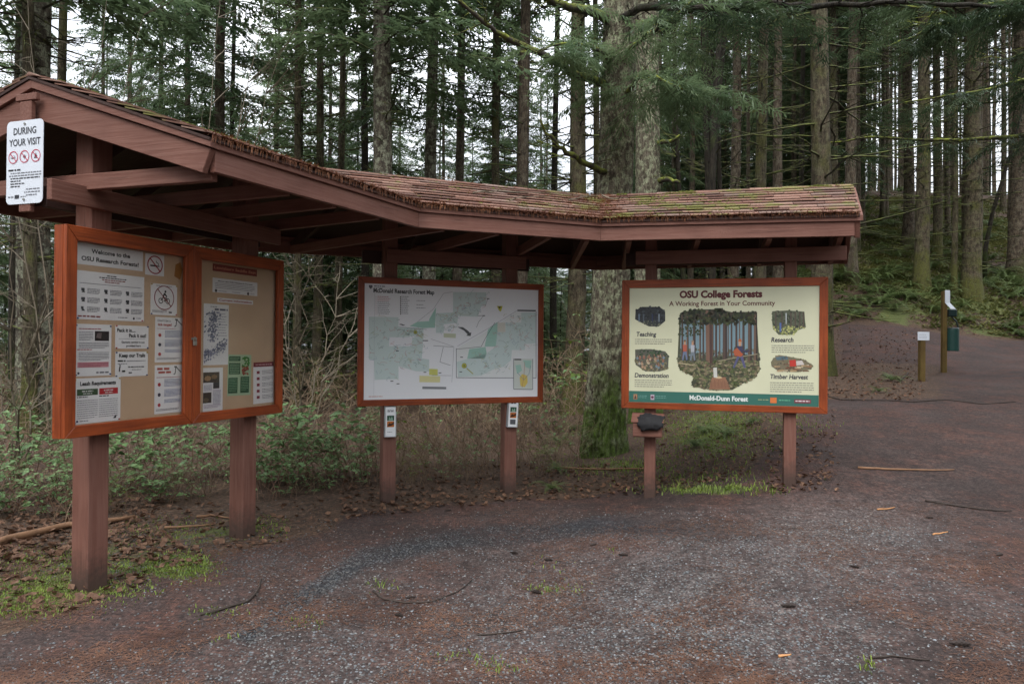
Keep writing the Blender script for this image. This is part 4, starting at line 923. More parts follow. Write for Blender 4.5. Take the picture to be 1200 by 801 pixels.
for i, (a0, a1, k) in enumerate(((-.38, .46, GRY), (-.42, .46, GRY), (-.38, .42, BLK), (-.38, -.1, BLK), (-.38, .0, BLK), (-.38, -.12, BLK))): c.words(sw * a0, sh * (.365 - i * .032), sw * a1, .007, k, 1, full=True)
for i, (a0, a1) in enumerate(((.05, .42), (.0, .44), (.05, .36))): c.words(sw * a0, sh * (.165 - i * .035), sw * a1, .007, GRY, 1, full=True)
c.rect(-sw * .26, sh * .065, -sw * .14, sh * .11, (50, 52, 60), 1); c.words(-sw * .44, sh * .08, -sw * .28, .008, GRY, 1, full=True); c.words(-sw * .1, sh * .08, sw * .05, .006, GRY, 1, full=True)
c.build('lettering', sg)
for y in (sh - .02, .025): obj('bolt', MB().tube([(0, y, .003), (0, y, .009)], .007, 8), M_metal, sg)

# --- brochure holders on the two centre posts, box on the right hand post, black cloth on it
for idx, lb, tilt, px0, py0 in ((2, 'white leaflet holder with a green and orange cover on the post left under the map', 0, 456.5, 491.5 + 37), (3, 'tilted white leaflet holder on the post right under the map', -.05, 598, 484 + 33)):
    p, key, w = posts[idx]; Bm = BP['map']; q = Vector((p.x, p.y, 0)) + Bm['n'] * (w / 2 + .001); q.z = .63 if idx == 2 else .68
    M = frame_matrix(q, Bm['d']) @ Matrix.Rotation(tilt, 4, 'Z'); ho = empty('leaflet_holder', M); tag(ho, lb, 'leaflet holder', 'leaflet holders on the centre posts')
    obj('back_plate', MB().box(-.055, .055, .0, .33, 0, .006), M_plastic, ho, bevel=.002)
    tr = MB(); tr.box(-.055, -.050, 0, .24, .0065, .045); tr.box(.050, .055, 0, .24, .0065, .045); tr.box(-.0495, .0495, 0, .006, .0065, .0445); obj('tray', tr, M_plastic, ho)
    obj('top_clip', MB().box(-.05, .05, .30, .335, .0065, .03), M_brown_x, ho, bevel=.003)
    bk = obj('leaflet_cover', MB().box(-.048, .048, .0065, .285, .010, .0445), M_paper, ho)
    c = Canvas(z0=.0451); c.rect(-.034, .155, .034, .205, (42, 84, 62), 0); c.poly([(-.02, .16), (-.01, .195), (0, .17), (.012, .198), (.024, .16)], (150, 180, 160), 1); c.rect(-.034, .095, .034, .15, (196, 110, 40), 0); c.poly([(-.034, .10), (-.01, .14), (.01, .11), (.034, .145), (.034, .12)], (80, 50, 34), 1)
    c.words(-.03, .255, .03, .005, GRY, 0, full=True); c.words(-.03, .24, .03, .008, BLK, 0, full=True); c.words(-.03, .045, .03, .005, GRY, 0)
    if idx == 3: c.rect(-.03, .03, .03, .08, (90, 92, 98), 0)
    c.build('cover_print', ho)
p, key, w = posts[4]; Bf = BP['forest']; q = Vector((p.x, p.y, 0)) + Bf['n'] * (w / 2 + .001); q.z = .66
bx = empty('wooden_drop_box', frame_matrix(q, Bf['d'])); tag(bx, 'brown wooden box with a sloping lid on the post under the cream board', 'box')
obj('box_body', MB().prism([(-.15, 0, 0), (-.15, 0, .11), (-.15, .13, .11), (-.15, .20, 0)], (.27, 0, 0)), M_brown_x, bx, bevel=.003)
obj('lid', MB().prism([(-.165, .136, .125), (-.165, .148, .125), (-.165, .222, -.0), (-.165, .208, -.0)], (.30, 0, 0)), M_brown_x, bx, bevel=.002)
obj('front_panel', MB().box(-.148, .118, .01, .126, .1105, .118), M_brown_x, bx, bevel=.002)
# crumpled cloth
cl = MB(); nu, nv = 16, 12
for j in range(nv + 1):
    for i in range(nu + 1):
        u, v_ = i / nu * 2 - 1, j / nv * 2 - 1; r = math.hypot(u, v_ * .8); x = u * .125 * (1 - .18 * v_ * v_) ; 
        t = v_ * .5 + .5; zz = .125 * (1 - t) + .005; y = .150 + .072 * t
        if v_ < -.35: zz = .128; y = .150 - (-v_ - .35) * .11
        bmp = .030 * max(0, 1 - r * r) + .016 * noise.noise(Vector((u * 3.2, v_ * 3.2, 1))) + .012 * noise.noise(Vector((u * 7, v_ * 7, 5)))
        edge = .018 * noise.noise(Vector((math.atan2(v_, u) * 1.3, 2, 3)))
        cl.v.append((x + edge * u * 2, y + bmp * .8 + edge * v_ + .004, zz + bmp * .6 + .003))
for j in range(nv):
    for i in range(nu):
        k = j * (nu + 1) + i; uu, vv = (i + .5) / nu * 2 - 1, (j + .5) / nv * 2 - 1
        if abs(uu) + abs(vv) < 1.62: cl.f.append((k, k + 1, k + nu + 2, k + nu + 1))
co = obj('crumpled_hat', cl, M_black, None, smooth=True); bpy.context.view_layer.update(); co.matrix_world = bx.matrix_world @ Matrix.Translation((.01, -.018, .012)); sd = co.modifiers.new('t', 'SOLIDIFY'); sd.thickness = .004
tag(co, 'crumpled black cloth lying on the lid of the brown wooden box', 'cloth')

# ------------------------------------------------------------ small marker post and bag station at the upper path
g = gpt(1080, 447); mp_ = empty('marker_post', loc=g); tag(mp_, 'short wooden post with a small white card by the upper path', 'marker post')
pw = .10 if g.y < 16 else .11; ph = (447 - 398) * g.y / F
obj('post', MB().box(-pw / 2, pw / 2, -pw / 2, pw / 2, -.2, ph), M_postwood, mp_, bevel=.006)
o = obj('card', MB().box(-.115, .115, -pw / 2 - .014, -pw / 2 - .004, ph - .02, ph + .145), M_signwhite, mp_, bevel=.003)
c = Canvas(z0=0); [c.words(-.09, .10 - i * .025, .09, .006, (150, 156, 170), 0) for i in range(4)]; o = c.build('card_print', mp_); o.matrix_local = Matrix.Translation((0, -pw / 2 - .0148, ph)) @ Matrix.Rotation(R(90), 4, 'X')
g = gpt(1106, 437); ds = empty('pet_waste_station', loc=g); tag(ds, 'wooden post carrying a bent white sign, green bag dispenser and green bin', 'waste station')
k = g.y / F; H = (437 - 341) * k
obj('post', MB().box(-.05, .05, -.045, .045, -.2, H - .02), M_postwood, ds, bevel=.006)
obj('sign_plate', MB().box(-.012, .10, -.056, -.050, H - 12 * k - .05, H), M_signwhite, ds, bevel=.002)
s2 = MB().prism([(-.012, -.056, H - 12 * k - .052), (.10, -.056, H - 12 * k - .052), (.20, -.10, H - 22 * k), (.09, -.10, H - 22 * k)], (0, .005, 0)); obj('bent_plate', s2, M_signwhite, ds)
obj('bag_dispenser', MB().box(.052, .23, -.12, .03, H - 31 * k, H - 22 * k - .004), M_green_dark, ds, bevel=.02)
obj('dispenser_bracket', MB().tube([(.14, -.04, H - 31 * k), (.24, -.05, H - 36 * k), (.30, -.05, H - 45 * k)], .016, 6), M_green_dark, ds)
bn = MB(); cx_ = .052 + 7 * k; bn.tube([(cx_, 0, H - 71 * k), (cx_, 0, H - 70 * k), (cx_, 0, H - 46 * k), (cx_, 0, H - 45 * k)], [6.6 * k, 7 * k, 7 * k, 6.6 * k], 20); bb = obj('bin', bn, M_green, ds)
obj('bin_lid', MB().tube([(cx_, 0, H - 45 * k + .002), (cx_, 0, H - 43.6 * k)], [7.3 * k, 6.2 * k], 20), M_green_dark, bb)

# ------------------------------------------------------------ trees
def trunk_mesh(H, r0, r1, seed, flare=.5, sides=12, rings=26, lean=(0, 0), wob=.05, rough=.04, furrow=0, hmax=None, bend=0):
    mb = MB(); rs_ = random.Random(seed); ph = rs_.uniform(0, 9); hm = hmax or H
    ctr = []
    for i in range(rings):
        t = (i / (rings - 1)) ** (1.25 if not furrow else 1.1); h = -.5 + t * (hm + .5); hh = max(0, h)
        r = r0 + (r1 - r0) * hh / H; r += r0 * flare * math.exp(-hh / (r0 * 2.0))
        cx_ = lean[0] * hh + wob * math.sin(hh * .35 + ph) * min(1, hh / 3) + bend * hh * hh; cy_ = lean[1] * hh + wob * math.cos(hh * .28 + ph) * min(1, hh / 3)
        ctr.append((cx_, cy_, h, r))
        for j in range(sides):
            th = 2 * math.pi * j / sides; k = 1 + rough * noise.noise(Vector((math.cos(th) * 2 + ph, math.sin(th) * 2, h * 1.1)))
            k += flare * .35 * math.exp(-hh / (r0 * 1.5)) * math.cos(th * 5 + ph)
            if furrow:
                n1 = noise.noise(Vector((math.cos(th) * 9 + ph, math.sin(th) * 9, h * 1.5 + 2 * noise.noise(Vector((th * 3, h * 3, 1)))))); k -= furrow * 1.6 * (1 - min(1, abs(n1) * 4.5))
                k += furrow * .5 * noise.noise(Vector((math.cos(th) * 22, math.sin(th) * 22, h * 16)))
            mb.v.append((cx_ + r * k * math.cos(th), cy_ + r * k * math.sin(th), h))
    for i in range(rings - 1):
        for j in range(sides): j2 = (j + 1) % sides; mb.f.append((i * sides + j, i * sides + j2, (i + 1) * sides + j2, (i + 1) * sides + j))
    mb.f.append(tuple((rings - 1) * sides + j for j in range(sides)))
    me = mb.mesh('trunk'); me.polygons.foreach_set('use_smooth', [True] * len(me.polygons)); return me, ctr
def ctr_at(ctr, h):
    for a_, b_ in zip(ctr, ctr[1:]):
        if a_[2] <= h <= b_[2]:
            t = (h - a_[2]) / (b_[2] - a_[2]); return Vector((a_[0] + (b_[0] - a_[0]) * t, a_[1] + (b_[1] - a_[1]) * t, h)), a_[3] + (b_[3] - a_[3]) * t
    return Vector(ctr[-1][:3]), ctr[-1][3]
def spray_quads(rs_, P, out, dens=1.0, tw=.5, fine=1.0, kw=1.0):
    """needle sprays along a branch polyline P (list of Vectors): kites in numpy-friendly list"""
    n = len(P) - 1; ln = sum((P[i + 1] - P[i]).length for i in range(n)); cnt = max(4, int(ln / .16 * dens))
    for k in range(cnt):
        s_ = .12 + .88 * (k + rs_.random()) / cnt; f = s_ * n; i = min(n - 1, int(f)); p = P[i].lerp(P[i + 1], f - i); ax_ = (P[i + 1] - P[i]).normalized()
        side = ax_.cross(Vector((0, 0, 1)));
        if side.length < .1: side = Vector((1, 0, 0))
        side.normalize()
        for sg_ in (1, -1):
            d = (ax_ * rs_.uniform(.45, .9) + side * sg_ * rs_.uniform(.6, 1.1) + Vector((0, 0, rs_.uniform(-.55, .05)))).normalized()
            L_ = ln * tw * (1.15 - s_) * rs_.uniform(.5, 1.0) * .7 + .10
            nrm = d.cross(Vector((rs_.uniform(-.4, .4), rs_.uniform(-.4, .4), 1))).normalized()
            m_ = max(2, int(L_ / .13 * fine)); w0 = .030 * kw / fine ** .5
            q = p + d * L_; q.z -= L_ * L_ * .12
            out.append((p, p.lerp(q, .5) + nrm * w0, q, p.lerp(q, .5) - nrm * w0))
            for u in range(m_):
                tt = (u + .6) / m_; b_ = p.lerp(q, tt); sl = (.07 + .12 * (1 - tt)) * rs_.uniform(.7, 1.3)
                for s2_ in (1, -1):
                    dd = (d * .75 + nrm * s2_ * .75 + Vector((0, 0, rs_.uniform(-.45, .15)))).normalized(); e_ = b_ + dd * sl; wv = dd.cross(Vector((0, 0, 1))); wv = wv.normalized() * (.026 * kw * rs_.uniform(.8, 1.5)) / fine ** .5 if wv.length > .1 else nrm * .02
                    out.append((b_, b_.lerp(e_, .45) + wv, e_, b_.lerp(e_, .45) - wv))
def dead_branch(mb, rs_, p, az, L_, r, up=.1, curl=.3, twigs=3, sides=4):
    d = Vector((math.cos(az), math.sin(az), up)); P = [p.copy()]; n = 5; q = p.copy(); dz = up
    for i in range(n):
        dz += curl / n * rs_.uniform(.3, 1.6) - .02; az += rs_.gauss(0, .2); q = q + Vector((math.cos(az), math.sin(az), dz)).normalized() * L_ / n; P.append(q.copy())
    mb.tube(P, [r * (1 - .8 * i / n) for i in range(n + 1)], sides, False)
    for k in range(twigs):
        i = rs_.randint(1, n - 1); a2 = az + rs_.choice((-1, 1)) * rs_.uniform(.4, 1); l2 = L_ * rs_.uniform(.2, .5); s_ = P[i]; e1 = s_ + Vector((math.cos(a2), math.sin(a2), rs_.uniform(-.3, .3))) * l2 * .5; e2 = e1 + Vector((math.cos(a2), math.sin(a2), rs_.uniform(-.4, .5))) * l2 * .5
        mb.tube([s_, e1, e2], [r * .45, r * .3, r * .12], 3, False)
    return P
PROTO = {}
def conifer(kind, seed, H=26, r0=.2, crown=(10, 26), Lmax=2.6, nb=70, dead=(1.5, 11, 40), barkm=None, needle=None, deadL=1.2, dens=1.0, tw=.5, droop=.25, lean=(0, 0), moss=True, sides=12):
    rs_ = random.Random(seed); me, ctr = trunk_mesh(H, r0, .03, seed, .35, sides, 26, lean)
    me.materials.append(barkm or M_bark_brown); dbm = MB()
    for k in range(dead[2]):
        h = dead[0] + (dead[1] - dead[0]) * rs_.random() ** .8; p, r = ctr_at(ctr, h); dead_branch(dbm, rs_, p, rs_.uniform(0, 6.28), deadL * rs_.uniform(.35, 1.25), .012 + .012 * rs_.random() + .004 * deadL, rs_.uniform(-.35, .15), rs_.uniform(-.1, .5), 3)
    quads = []
    for k in range(nb):
        t = (k + rs_.random()) / nb; h = crown[0] + (crown[1] - crown[0]) * t; p, r = ctr_at(ctr, min(h, H - .1)); L_ = Lmax * (1 - t) ** .75 * rs_.uniform(.55, 1.1) + .25; a_ = rs_.uniform(0, 6.28)
        P = [p]; up = .15 + .5 * t
        for i in range(1, 5): s_ = i / 4; P.append(p + Vector((math.cos(a_) * L_ * s_, math.sin(a_) * L_ * s_, L_ * (up * s_ - droop * 1.6 * s_ * s_))))
        dbm.tube(P, [.02, .016, .012, .008, .004], 3, False); spray_quads(rs_, P, quads, dens, tw)
    bme = dbm.mesh('branches'); bme.materials.append(M_mossbranch if moss else M_bark_dark)
    cme = quadmesh('crown', np.array([[tuple(v) for v in q] for q in quads])) if quads else None
    if cme: cme.materials.append(needle or M_needle)
    PROTO[kind] = (me, bme, cme)
conifer('plantation_a', 1, 27, .19, (11, 27), 2.3, 80, (1, 12, 55), M_bark_brown, M_needle, 1.1)
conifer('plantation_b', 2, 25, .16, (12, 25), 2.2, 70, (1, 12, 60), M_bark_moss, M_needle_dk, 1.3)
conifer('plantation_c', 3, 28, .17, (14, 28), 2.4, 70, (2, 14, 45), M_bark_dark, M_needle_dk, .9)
conifer('leafy_a', 4, 24, .17, (3.5, 24), 3.4, 190, (1, 6, 20), M_bark_brown, M_needle, 1.2, droop=.3)
conifer('leafy_b', 5, 20, .13, (2.2, 20), 2.9, 200, (.5, 4, 14), M_bark_dark, M_needle_y, .9, droop=.22)
conifer('mossy', 6, 26, .20, (11, 26), 2.6, 60, (.8, 11, 85), M_bark_moss, M_needle, 1.9)
conifer('lichen', 7, 28, .22, (7.5, 28), 3.0, 150, (2.5, 9, 26), M_bark_lichen, M_needle, 1.0)
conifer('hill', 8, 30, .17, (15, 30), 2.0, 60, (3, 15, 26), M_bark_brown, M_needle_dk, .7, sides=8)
conifer('feathery', 9, 27, .19, (4.5, 27), 3.6, 170, (1.5, 7, 30), M_bark_brown, M_needle, 1.3, droop=.34, tw=.42)
conifer('young', 10, 11, .08, (.4, 11), 2.3, 130, (.2, 1, 4), M_bark_dark, M_needle_y, .5, droop=.15, tw=.55)
def place_tree(kind, x, y, s=1.0, wide=1.0, rz=None, label='', group=None, name='conifer_tree', lean=(0, 0)):
    name = {'young': 'young_conifer', 'hill': 'fir_tree', 'plantation_a': 'fir_tree', 'plantation_b': 'fir_tree', 'plantation_c': 'fir_tree'}.get(kind, name)
    g = ground(x, y); root = empty(name, loc=(x, y, g)); root.rotation_euler = (lean[1], lean[0], rnd.uniform(0, 6.28) if rz is None else rz); root.scale = (s * wide, s * wide, s); tag(root, label, 'tree', group)
    for nm, me in zip(('trunk', 'branches', 'crown'), PROTO[kind]):
        if me is None: continue
        o = bpy.data.objects.new(nm, me); COL.objects.link(o); o.parent = root
        if nm != 'trunk': o['kind'] = 'stuff'
    return root
R0 = dict(young=.08, plantation_a=.19, plantation_b=.16, plantation_c=.17, leafy_a=.17, leafy_b=.13, mossy=.20, lichen=.22, hill=.17, feathery=.19)
def tree_px(kind, px, wpx, Y, label, lean=0, s=1.0, group=None):
    """tree whose trunk is wpx photo pixels wide at depth Y"""
    p = at(px, 300, Y); wide = wpx * Y / F / 2 / (R0[kind] * .86 * s); return place_tree(kind, p.x, p.y, s, wide, None, label, group or 'trees around the kiosk', lean=(lean, 0))
NEAR = [
 ('lichen', 43, 33, 13, 'thick grey trunk rising behind the gable at far left', 0),
 ('plantation_b', 72, 11, 17, 'slender trunk just right of the thick grey one behind the gable', 0),
 ('feathery', 150, 7, 30, 'thin feathery conifer above the left end of the roof', 0),
 ('feathery', 186, 7, 27, 'thin trunk left of the pair above the gable slope', 0),
 ('leafy_a', 218, 8, 24, 'slim leafy conifer above the middle of the gable slope', 0),
 ('feathery', 258, 13, 19, 'straight brown trunk with a thin companion behind the gable slope', 0),
 ('plantation_c', 271, 6, 25, 'dark thin trunk close behind the straight brown one', 0),
 ('leafy_b', 350, 8, 26, 'bright green feathery conifer where the left roof slopes down', 0),
 ('leafy_b', 320, 5, 36, 'pale green conifer standing behind the bright feathery one', 0),
 ('leafy_a', 385, 6, 34, 'green conifer between the feathery tree and the thick lichen trunk', 0),
 ('plantation_c', 428, 9, 20, 'dark slightly leaning trunk left of the thick lichen trunk', .02),
 ('lichen', 446, 23, 15.5, 'thick pale lichen covered trunk above the left roof valley', 0),
 ('lichen', 505, 15, 19, 'second lichen trunk standing right of the thick pale one', 0),
 ('plantation_a', 537, 11, 21, 'narrow brown trunk between two lichen trunks above the map board', 0),
 ('mossy', 581, 10, 20, 'thin dark trunk with many mossy twigs above the map board', 0),
 ('plantation_a', 613, 15, 18, 'straight brown trunk above the right part of the map board', 0),
 ('mossy', 672, 21, 18, 'mossy leaning trunk seen between the map board and the old fir', .012),
 ('plantation_b', 697, 9, 24, 'thin trunk half hidden at the left side of the old fir', 0),
 ('mossy', 892, 13, 19, 'dark trunk with curved mossy side branches above the cream board', 0),
 ('mossy', 962, 22, 15.2, 'dark mossy trunk behind the right end of the roof', 0),
 ('plantation_a', 860, 12, 27, 'pale brown trunk left of the dark mossy branched one', 0),
 ('plantation_a', 912, 11, 26, 'brown trunk between two dark mossy trunks', 0),
 ('plantation_a', 998, 12, 26, 'trunk rising just right of the roof end', 0),
 ('plantation_b', 975, 9, 28, 'thin trunk close left of the one at the roof end', 0),
 ('plantation_a', 1064, 11, 33, 'trunk on the hillside left of the knobbly pair', 0),
 ('mossy', 1080, 14.5, 26, 'knobbly mossy trunk at the foot of the bank', 0),
 ('mossy', 1098, 9, 31, 'mossy trunk close behind the knobbly one on the bank', 0),
 ('plantation_b', 1118, 6, 26, 'thin trunk between the two knobbly mossy trunks', .01),
 ('mossy', 1138, 18, 26, 'thickest knobbly mossy trunk above the waste station', 0),
 ('plantation_a', 1192, 17, 29, 'brown trunk at the right edge of the picture', 0),
 ('plantation_c', 20, 12, 16, 'dark trunk behind the notice case at the far left edge', 0),
 ('mossy', 36, 14, 12.5, 'mossy dark trunk beside the left edge of the notice case', -.01),
 ('mossy', 348, 9, 18, 'thin mossy trunk in the gap left of the map board', 0),
 ('plantation_b', 372, 10, 20, 'mossy trunk in the middle of the gap beside the map board', 0),
 ('mossy', 398, 9, 22, 'trunk at the right side of the gap beside the map board', 0),
 ('plantation_c', 650, 8, 23, 'dark trunk behind the right edge of the map board', 0),
]
for kd, px, w_, Y, lb, ln in NEAR: tree_px(kd, px, w_, Y, lb, ln)
occ = [tuple(at(px, 300, Y)[:2]) for _, px, _, Y, _, _ in NEAR]
# filler forest, left and centre
def ok(x, y, dmin): return all((x - a_) ** 2 + (y - b_) ** 2 > dmin * dmin for a_, b_ in occ)
tries = 0; cnt = 0
while cnt < 58 and tries < 4000:
    tries += 1; y = rnd.uniform(21, 75) ** 1.0; azm = rnd.uniform(-.85, .20); x = azm * y
    if not ok(x, y, 2.3 + .02 * y): continue
    occ.append((x, y)); cnt += 1; kd = rnd.choice(['feathery', 'leafy_a', 'leafy_b', 'leafy_b', 'feathery', 'leafy_a'] if azm < -.12 else ['leafy_a', 'leafy_a', 'feathery', 'mossy', 'leafy_b'])
    place_tree(kd, x, y, rnd.uniform(.72, 1.0), rnd.uniform(.8, 1.1), None, 'conifer standing in the woods behind the kiosk, left of the old fir', 'woods behind the kiosk')
cnt = 0; tries = 0
while cnt < 150 and tries < 9000:
    tries += 1; y = 27 + 60 * rnd.random() ** .8; azm = rnd.uniform(.20, .84); x = azm * y
    if not ok(x, y, 2.1): continue
    occ.append((x, y)); cnt += 1; kd = rnd.choice(['hill', 'hill', 'plantation_c', 'hill', 'plantation_a'])
    place_tree(kd, x, y, rnd.uniform(.8, 1.05), rnd.uniform(.7, 1.1), None, 'slim straight trunk among the close set trees on the right hand hillside', 'plantation on the hillside')
cnt = 0; tries = 0
while cnt < 34 and tries < 3000:
    tries += 1; y = rnd.uniform(32, 62); x = rnd.uniform(.14, .46) * y
    if not ok(x, y, 1.5): continue
    occ.append((x, y)); cnt += 1; place_tree(rnd.choice(['leafy_a', 'feathery', 'leafy_b']), x, y, rnd.uniform(.7, 1.0), 1, None, 'green boughed conifer deep in the woods right of the old fir', 'green conifers right of the old fir')
cnt = 0; tries = 0
while cnt < 34 and tries < 6000:
    tries += 1; y = rnd.uniform(60, 105); x = rnd.uniform(.02, .48) * y
    if not ok(x, y, 1.6): continue
    occ.append((x, y)); cnt += 1; place_tree(rnd.choice(['hill', 'young', 'leafy_b', 'hill']), x, y, rnd.uniform(.9, 1.1), 1.2, None, 'far conifer closing off the skyline of the hillside', 'far trees on the skyline')
cnt = 0; tries = 0
while cnt < 48 and tries < 4000:
    tries += 1; y = rnd.uniform(58, 100); x = rnd.uniform(.48, .88) * y
    if not ok(x, y, 1.5): continue
    occ.append((x, y)); cnt += 1; place_tree('hill', x, y, rnd.uniform(.9, 1.1), 1.1, None, 'far slim trunk on the crest of the hillside at the right', 'far trunks on the crest')
cnt = 0; tries = 0
while cnt < 44 and tries < 3000:
    tries += 1; y = rnd.uniform(19, 44); x = rnd.uniform(-.48, .20) * y
    if not ok(x, y, 1.3): continue
    occ.append((x, y)); cnt += 1; place_tree('young', x, y, rnd.uniform(.3, .65), 1.1, None, 'low young conifer among the trunks seen beneath the roof', 'young trees in the woods')
cnt = 0
while cnt < 46:
    y = rnd.uniform(27, 62); x = rnd.uniform(-.85, .16) * y
    if not ok(x, y, 1.6): continue
    occ.append((x, y)); cnt += 1; place_tree('young', x, y, rnd.uniform(.5, 1.0), 1.1, None, 'young bushy conifer with boughs down to the ground, deep in the woods', 'young trees in the woods')
cnt = 0
while cnt < 34:  # unseen young trees added to block light coming in low
    r_ = rnd.uniform(14, 24); a_ = rnd.uniform(60, 300); x, y = r_ * math.sin(R(a_)), r_ * math.cos(R(a_))
    if not ok(x, y, 2.0): continue
    occ.append((x, y)); cnt += 1; place_tree('young', x, y, rnd.uniform(.6, 1.0), 1.3, None, 'unseen young conifer added round the clearing to block level light', 'unseen trees added to block light')
cnt = 0
while cnt < 44:                                                # unseen trees added behind and beside the camera to cut level skylight
    r_ = rnd.uniform(13, 34); a_ = rnd.uniform(48, 318); x, y = r_ * math.sin(R(a_)), r_ * math.cos(R(a_))
    if not ok(x, y, 2.5) or (abs(x) < 5 and y > -12): continue
    occ.append((x, y)); cnt += 1; place_tree(rnd.choice(['leafy_a', 'feathery', 'leafy_b', 'lichen', 'plantation_a']), x, y, rnd.uniform(.75, 1.0), 1, None, 'unseen conifer added round the clearing to block level light', 'unseen trees added to block light')
# multi stem dark trunks right of the old fir
def stems(px, Y, n, label, spread=.35, H=14, m=M_bark_dark):
    p = at(px, 300, Y); g = ground(p.x, p.y); root = empty('many_stemmed_tree', loc=(p.x, p.y, g)); tag(root, label, 'tree', 'trees around the kiosk'); rs_ = random.Random(int(px))
    for i in range(n):
        a_ = rs_.uniform(0, 6.28); x0, y0 = math.cos(a_) * .25, math.sin(a_) * .15; dx = rs_.uniform(-spread, spread); P = []; 
        for k in range(12): t = k / 11; P.append(Vector((x0 + dx * t * 2.6 + .12 * math.sin(t * 7 + i), y0 + .3 * math.sin(t * 4 + i * 2), -.2 + t * H)))
        rr = rs_.uniform(.05, .085); mb = MB().tube(P, [rr * (1 - .6 * k / 11) for k in range(12)], 8, False); obj('stem', mb, m, root, smooth=True)
        tw_ = MB()
        for k in range(20): j = rs_.randint(2, 11); dead_branch(tw_, rs_, P[j], rs_.uniform(0, 6.28), rs_.uniform(.4, 1.5), .014, .3, .5, 3, 3)
        obj('twigs', tw_, M_mossbranch, root)['kind'] = 'stuff'
stems(812, 14.5, 3, 'dark slender stems close right of the old fir', .25); stems(832, 16, 3, 'dark curving stems above the cream board title', .4)
# leaning dark sapling on the bank
P = [at(1153, 322, 28), at(1155, 290, 28), at(1163, 250, 28), at(1178, 200, 28), at(1190, 160, 28), at(1205, 100, 28)]
P[0].z = ground(P[0].x, P[0].y) - .1
lt = empty('leaning_sapling', loc=P[0]); tag(lt, 'thin dark sapling leaning right across the bank at the right edge', 'tree', 'trees around the kiosk')
mb = MB().tube([q - P[0] for q in P], [.10, .085, .075, .065, .05, .035], 8); obj('stem', mb, M_bark_dark, lt, smooth=True)
tw_ = MB(); rs_ = random.Random(3)
for k in range(10): dead_branch(tw_, rs_, P[rs_.randint(1, 5)] - P[0], rs_.uniform(0, 6.28), rs_.uniform(.5, 1.4), .018, .1, .4, 3, 3)
obj('twigs', tw_, M_mossbranch, lt)['kind'] = 'stuff'
# the old fir with heavy mossy limbs
bt = at(708, 300, 10.2); gz = ground(bt.x, bt.y); old = empty('old_fir_tree', loc=(bt.x, bt.y, gz)); tag(old, 'big old fir with furrowed mossy bark behind the gap between map and cream board', 'tree', 'trees around the kiosk')
me, ctr = trunk_mesh(24, .275, .12, 55, .30, 90, 330, (.031, 0), .03, .05, .085, hmax=13); obj('trunk', me, M_bark_big, old)
OLD = Vector((bt.x, bt.y, gz))
bt2 = at(757, 300, 14); g2 = ground(bt2.x, bt2.y); o2 = empty('second_fir_tree', loc=(bt2.x, bt2.y, g2)); o2.name = 'rough_fir_tree'; tag(o2, 'rough trunk with mossy stubs touching the right side of the old fir', 'tree', 'trees around the kiosk')
me, ctr2 = trunk_mesh(24, .27, .12, 77, .3, 60, 200, (.0, 0), .04, .06, .07, hmax=14); obj('trunk', me, M_bark_big, o2)
rs_ = random.Random(9)
def limb(root, origin, pts, r0_, r1_, name='limb', m=M_mosslimb, twigs=10, twL=.6, foliage=0, seed=0, fmat=None, dens=1):
    rs_ = random.Random(seed); W_ = []
    for (px, py, Y) in pts: W_.append(at(px, py, Y))
    P = []
    for i in range(len(W_) - 1):
        for k in range(4): P.append(W_[i].lerp(W_[i + 1], k / 4) + Vector((rs_.gauss(0, .012), rs_.gauss(0, .012), rs_.gauss(0, .012))))
    P.append(W_[-1]); n = len(P); mb = MB().tube([q - origin for q in P], [r0_ + (r1_ - r0_) * i / (n - 1) + rs_.uniform(0, .008) for i in range(n)], 7)
    for k in range(twigs): dead_branch(mb, rs_, P[rs_.randint(1, n - 1)] - origin, rs_.uniform(0, 6.28), twL * rs_.uniform(.4, 1.3), .010, rs_.uniform(-.3, .5), .2, 3, 3)
    lo = obj(name, mb, m, root, smooth=True)
    if foliage:
        q = []
        for k in range(foliage):
            p = P[rs_.randint(1, n - 1)] - origin; a_ = rs_.uniform(0, 6.28); L_ = rs_.uniform(.5, 1.3); PP = [p + Vector((math.cos(a_) * L_ * t, math.sin(a_) * L_ * t, -.45 * L_ * t * t)) for t in (0, .33, .66, 1)]
            spray_quads(rs_, PP, q, 1.3 * dens, .45, 2.4, .5)
        obj('needle_spray', quadmesh('needle_spray', np.array([[tuple(v) for v in z] for z in q])), fmat or M_needle, lo)
limb(old, OLD, [(712, 100, 10.1), (668, 84, 9.6), (640, 66, 9.3), (605, 50, 9.1), (575, 32, 8.9), (540, 2, 8.7), (525, -20, 8.6)], .055, .012, twigs=14, seed=1)
limb(old, OLD, [(710, 202, 10.1), (690, 192, 9.7), (665, 178, 9.4), (645, 160, 9.2), (633, 140, 9.1)], .045, .010, twigs=12, seed=2)
limb(old, OLD, [(712, 22, 10.1), (690, 12, 9.8), (660, 6, 9.5), (630, -8, 9.3)], .07, .04, twigs=5, foliage=6, seed=3)
limb(old, OLD, [(715, 70, 10.0), (690, 52, 9.2), (660, 50, 8.8), (630, 62, 8.6)], .03, .008, twigs=8, foliage=16, seed=4)
limb(old, OLD, [(735, 110, 10.0), (748, 90, 9.2), (770, 92, 8.6), (800, 105, 8.3)], .03, .008, twigs=8, foliage=20, seed=5)
limb(old, OLD, [(730, 20, 10.0), (755, 8, 9.4), (800, 12, 9.0), (850, 10, 8.9), (900, 4, 9.0), (950, 9, 9.1), (1060, 3, 9.6), (1160, 8, 10.2), (1230, 0, 10.6)], .05, .02, twigs=34, twL=1.0, foliage=30, seed=6, fmat=M_needle_dk, m=M_bark_dark)  # dark bark puts the backlit look of this limb into its colour
